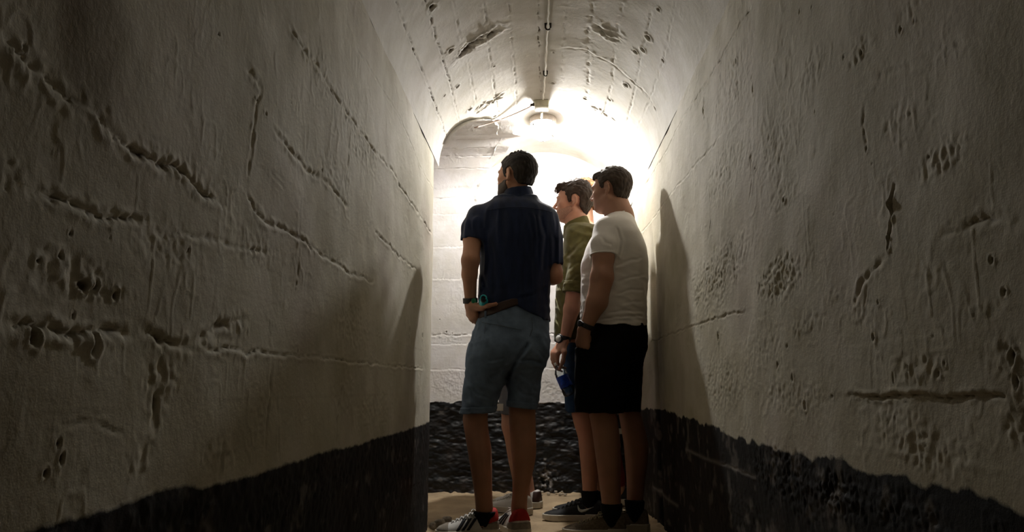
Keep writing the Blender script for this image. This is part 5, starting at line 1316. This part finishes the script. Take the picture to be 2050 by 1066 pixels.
# junction box
_d = ray(1088, 200); bx = np.array([.008, float(_d[1]*(ZC-.003-CAMZ)/_d[2])+.036, ZC-.020])
jb = empty('junction_box', bx); tag(jb, 'small cream plastic junction box on the vault just in front of the lamp', 'junction box')
m = MB(); m.box((0, 0, .002), .077, .073, .037, bev=.005); m.build('housing', M_BOXP, jb)
m = MB(); m.box((0, 0, -.018), .072, .068, .005, bev=.002); m.build('lid', M_BOXP, jb)
m = MB(); m.lathe((-.038, -.01, .002), (-1, 0, -.15), [(0, .010), (.008, .010), (.008, .007), (.022, .007)], 16); m.build('cable_gland', M_CLIP, jb)
m = MB(); m.lathe((.004, .030, -.008), (0, 1, 0), [(0, .009), (.012, .009)], 16); m.tube([(.002, .036, -.008), (.001, .08, -.012), (-.001, .14, -.012), (-.001, .17, -.004)], .0062, 10); m.build('lamp_conduit', M_BOXP, jb)
for sx in (-1, 1):
    for sy in (-1, 1):
        m = MB(); m.lathe((sx*.022, sy*.020, -.018), (0, 0, -1), [(0, .004), (.002, .0035)], 10); m.build('screw', M_METAL, jb)
# white cable along the crown from the box towards the camera
def crown_pts(px_list, drop=.010):
    out = []
    for p in px_list:
        d = ray(*p); z = ZC-drop; t = (z-CAMZ)/d[2]; out.append(O3+d*t)
    return out
cp = crown_pts([(1099, -60), (1098, 20), (1097, 50), (1094, 95), (1092, 140), (1089, 180), (1087, 199)])
cp = cp[:2]+cp[2:]
org = cp[0]
m = MB(); pts = [cp[0]+np.array([0, -1.0, 0])]+cp
pts2 = []
for a, b in zip(pts[:-1], pts[1:]):
    for t in np.linspace(0, 1, 6)[:-1]: pts2.append(a*(1-t)+b*t+np.array([.002*math.sin(9*t), 0, 0]))
pts2.append(pts[-1]); m.tube(pts2, .0042, 8)
o = m.build('cable', M_CABW, None, org); tag(o, 'white cable running along the crown of the vault to the junction box', 'cable')
m = MB()
cb = [np.array([bx[0]-.060, bx[1]-.01, ZC-.024])]
for t_ in np.linspace(.02, 1, 14):
    px_, py_ = 1064+(950-1064)*t_, 213+(256-213)*t_+3*math.sin(t_*3.1); d_ = ray(px_, py_)
    tt_ = np.linspace(3.0, 5, 3000); P_ = O3[None]+d_[None]*tt_[:, None]; i_ = int(np.argmax(P_[:, 2] > arch(P_[:, 0])-.009-.012*(1-t_))); cb.append(P_[i_])
m.tube(cb, .0036, 8); o = m.build('cable', M_CABB, None, cb[0]); tag(o, 'thin brown cable sagging sideways along the vault from the junction box', 'cable')
for (px, py, s, lab) in [(1097, 50, 1.15, 'dark iron cable clip on the vault, nearer the camera of two'), (1092, 144, .95, 'dark iron cable clip on the vault, the one closer to the lamp')]:
    p = crown_pts([(px, py)], .004)[0]
    m = MB(); w = .0095*s
    m.tube([(-w, 0, .006), (-w, 0, -.012), (-w*.7, .001, -.018), (0, .002, -.021), (w*.7, .001, -.018), (w, 0, -.012), (w, 0, .006)], .0032*s, 8)
    m.box((0, 0, .004), .026*s, .016, .004, bev=.001)
    m.V = [v+p for v in m.V]
    o = m.build('cable_clip', M_CLIP, None, p); tag(o, lab, 'clip', 'cable clips on the vault')

# ------------------------------------------------------------------ rubble
import bmesh
def stone(name, c, r, seed, label, group, cat='stone'):
    bm = bmesh.new(); bmesh.ops.create_icosphere(bm, subdivisions=3, radius=1.0)
    co = np.array([v.co[:] for v in bm.verts]); f = 1+.30*vn(co[:, 0], co[:, 1], co[:, 2], 1.3, seed)+.10*vn(co[:, 0], co[:, 1], co[:, 2], 4.0, seed+1)
    co = np.round(co*1.6*0+co, 6)*f[:, None]; m_ = np.max(np.abs(co), 1)
    co = co/np.maximum(1, m_[:, None]/.86)
    V = co*np.array(r); F = [tuple(v.index for v in fc.verts) for fc in bm.faces]; bm.free()
    V[:, 2] -= V[:, 2].min()
    o = mesh_obj(name, V+np.array(c), F, M_STONE, None, True, np.array(c, float)); tag(o, label, cat, group); return o
for i, (x, y, r, lab) in enumerate([(-.470, 3.56, (.030, .024, .020), 'largest lump of broken concrete at the foot of the wall corner'), (-.425, 3.52, (.022, .026, .016), 'flat lump of broken concrete nearest the striped sneaker toe'),
        (-.445, 3.62, (.026, .020, .022), 'lump of broken concrete behind the largest one at the corner'), (-.385, 3.55, (.014, .017, .010), 'smallest lump of broken concrete, farthest out from the wall corner'), (-.495, 3.50, (.016, .020, .018), 'narrow lump of broken concrete tight against the wall, nearest the camera')]):
    stone('stone', (x, y, .004), r, i*3+1, lab, 'broken lumps at the corner')
rg = np.random.default_rng(12)
for i in range(12):
    a = rg.uniform(-.5, .5); y = YBACK-.035-rg.uniform(0, .07); x = .045+a*.20; q = rg.uniform(.004, .009)
    stone('crumb', (x, y, .012 if y > YBACK-.06 else .003), (q*1.3, q, q*.9), i*5+2, 'crumb of fallen plaster on the floor against the black-painted back wall', 'plaster crumbs by the back wall', 'rubble')
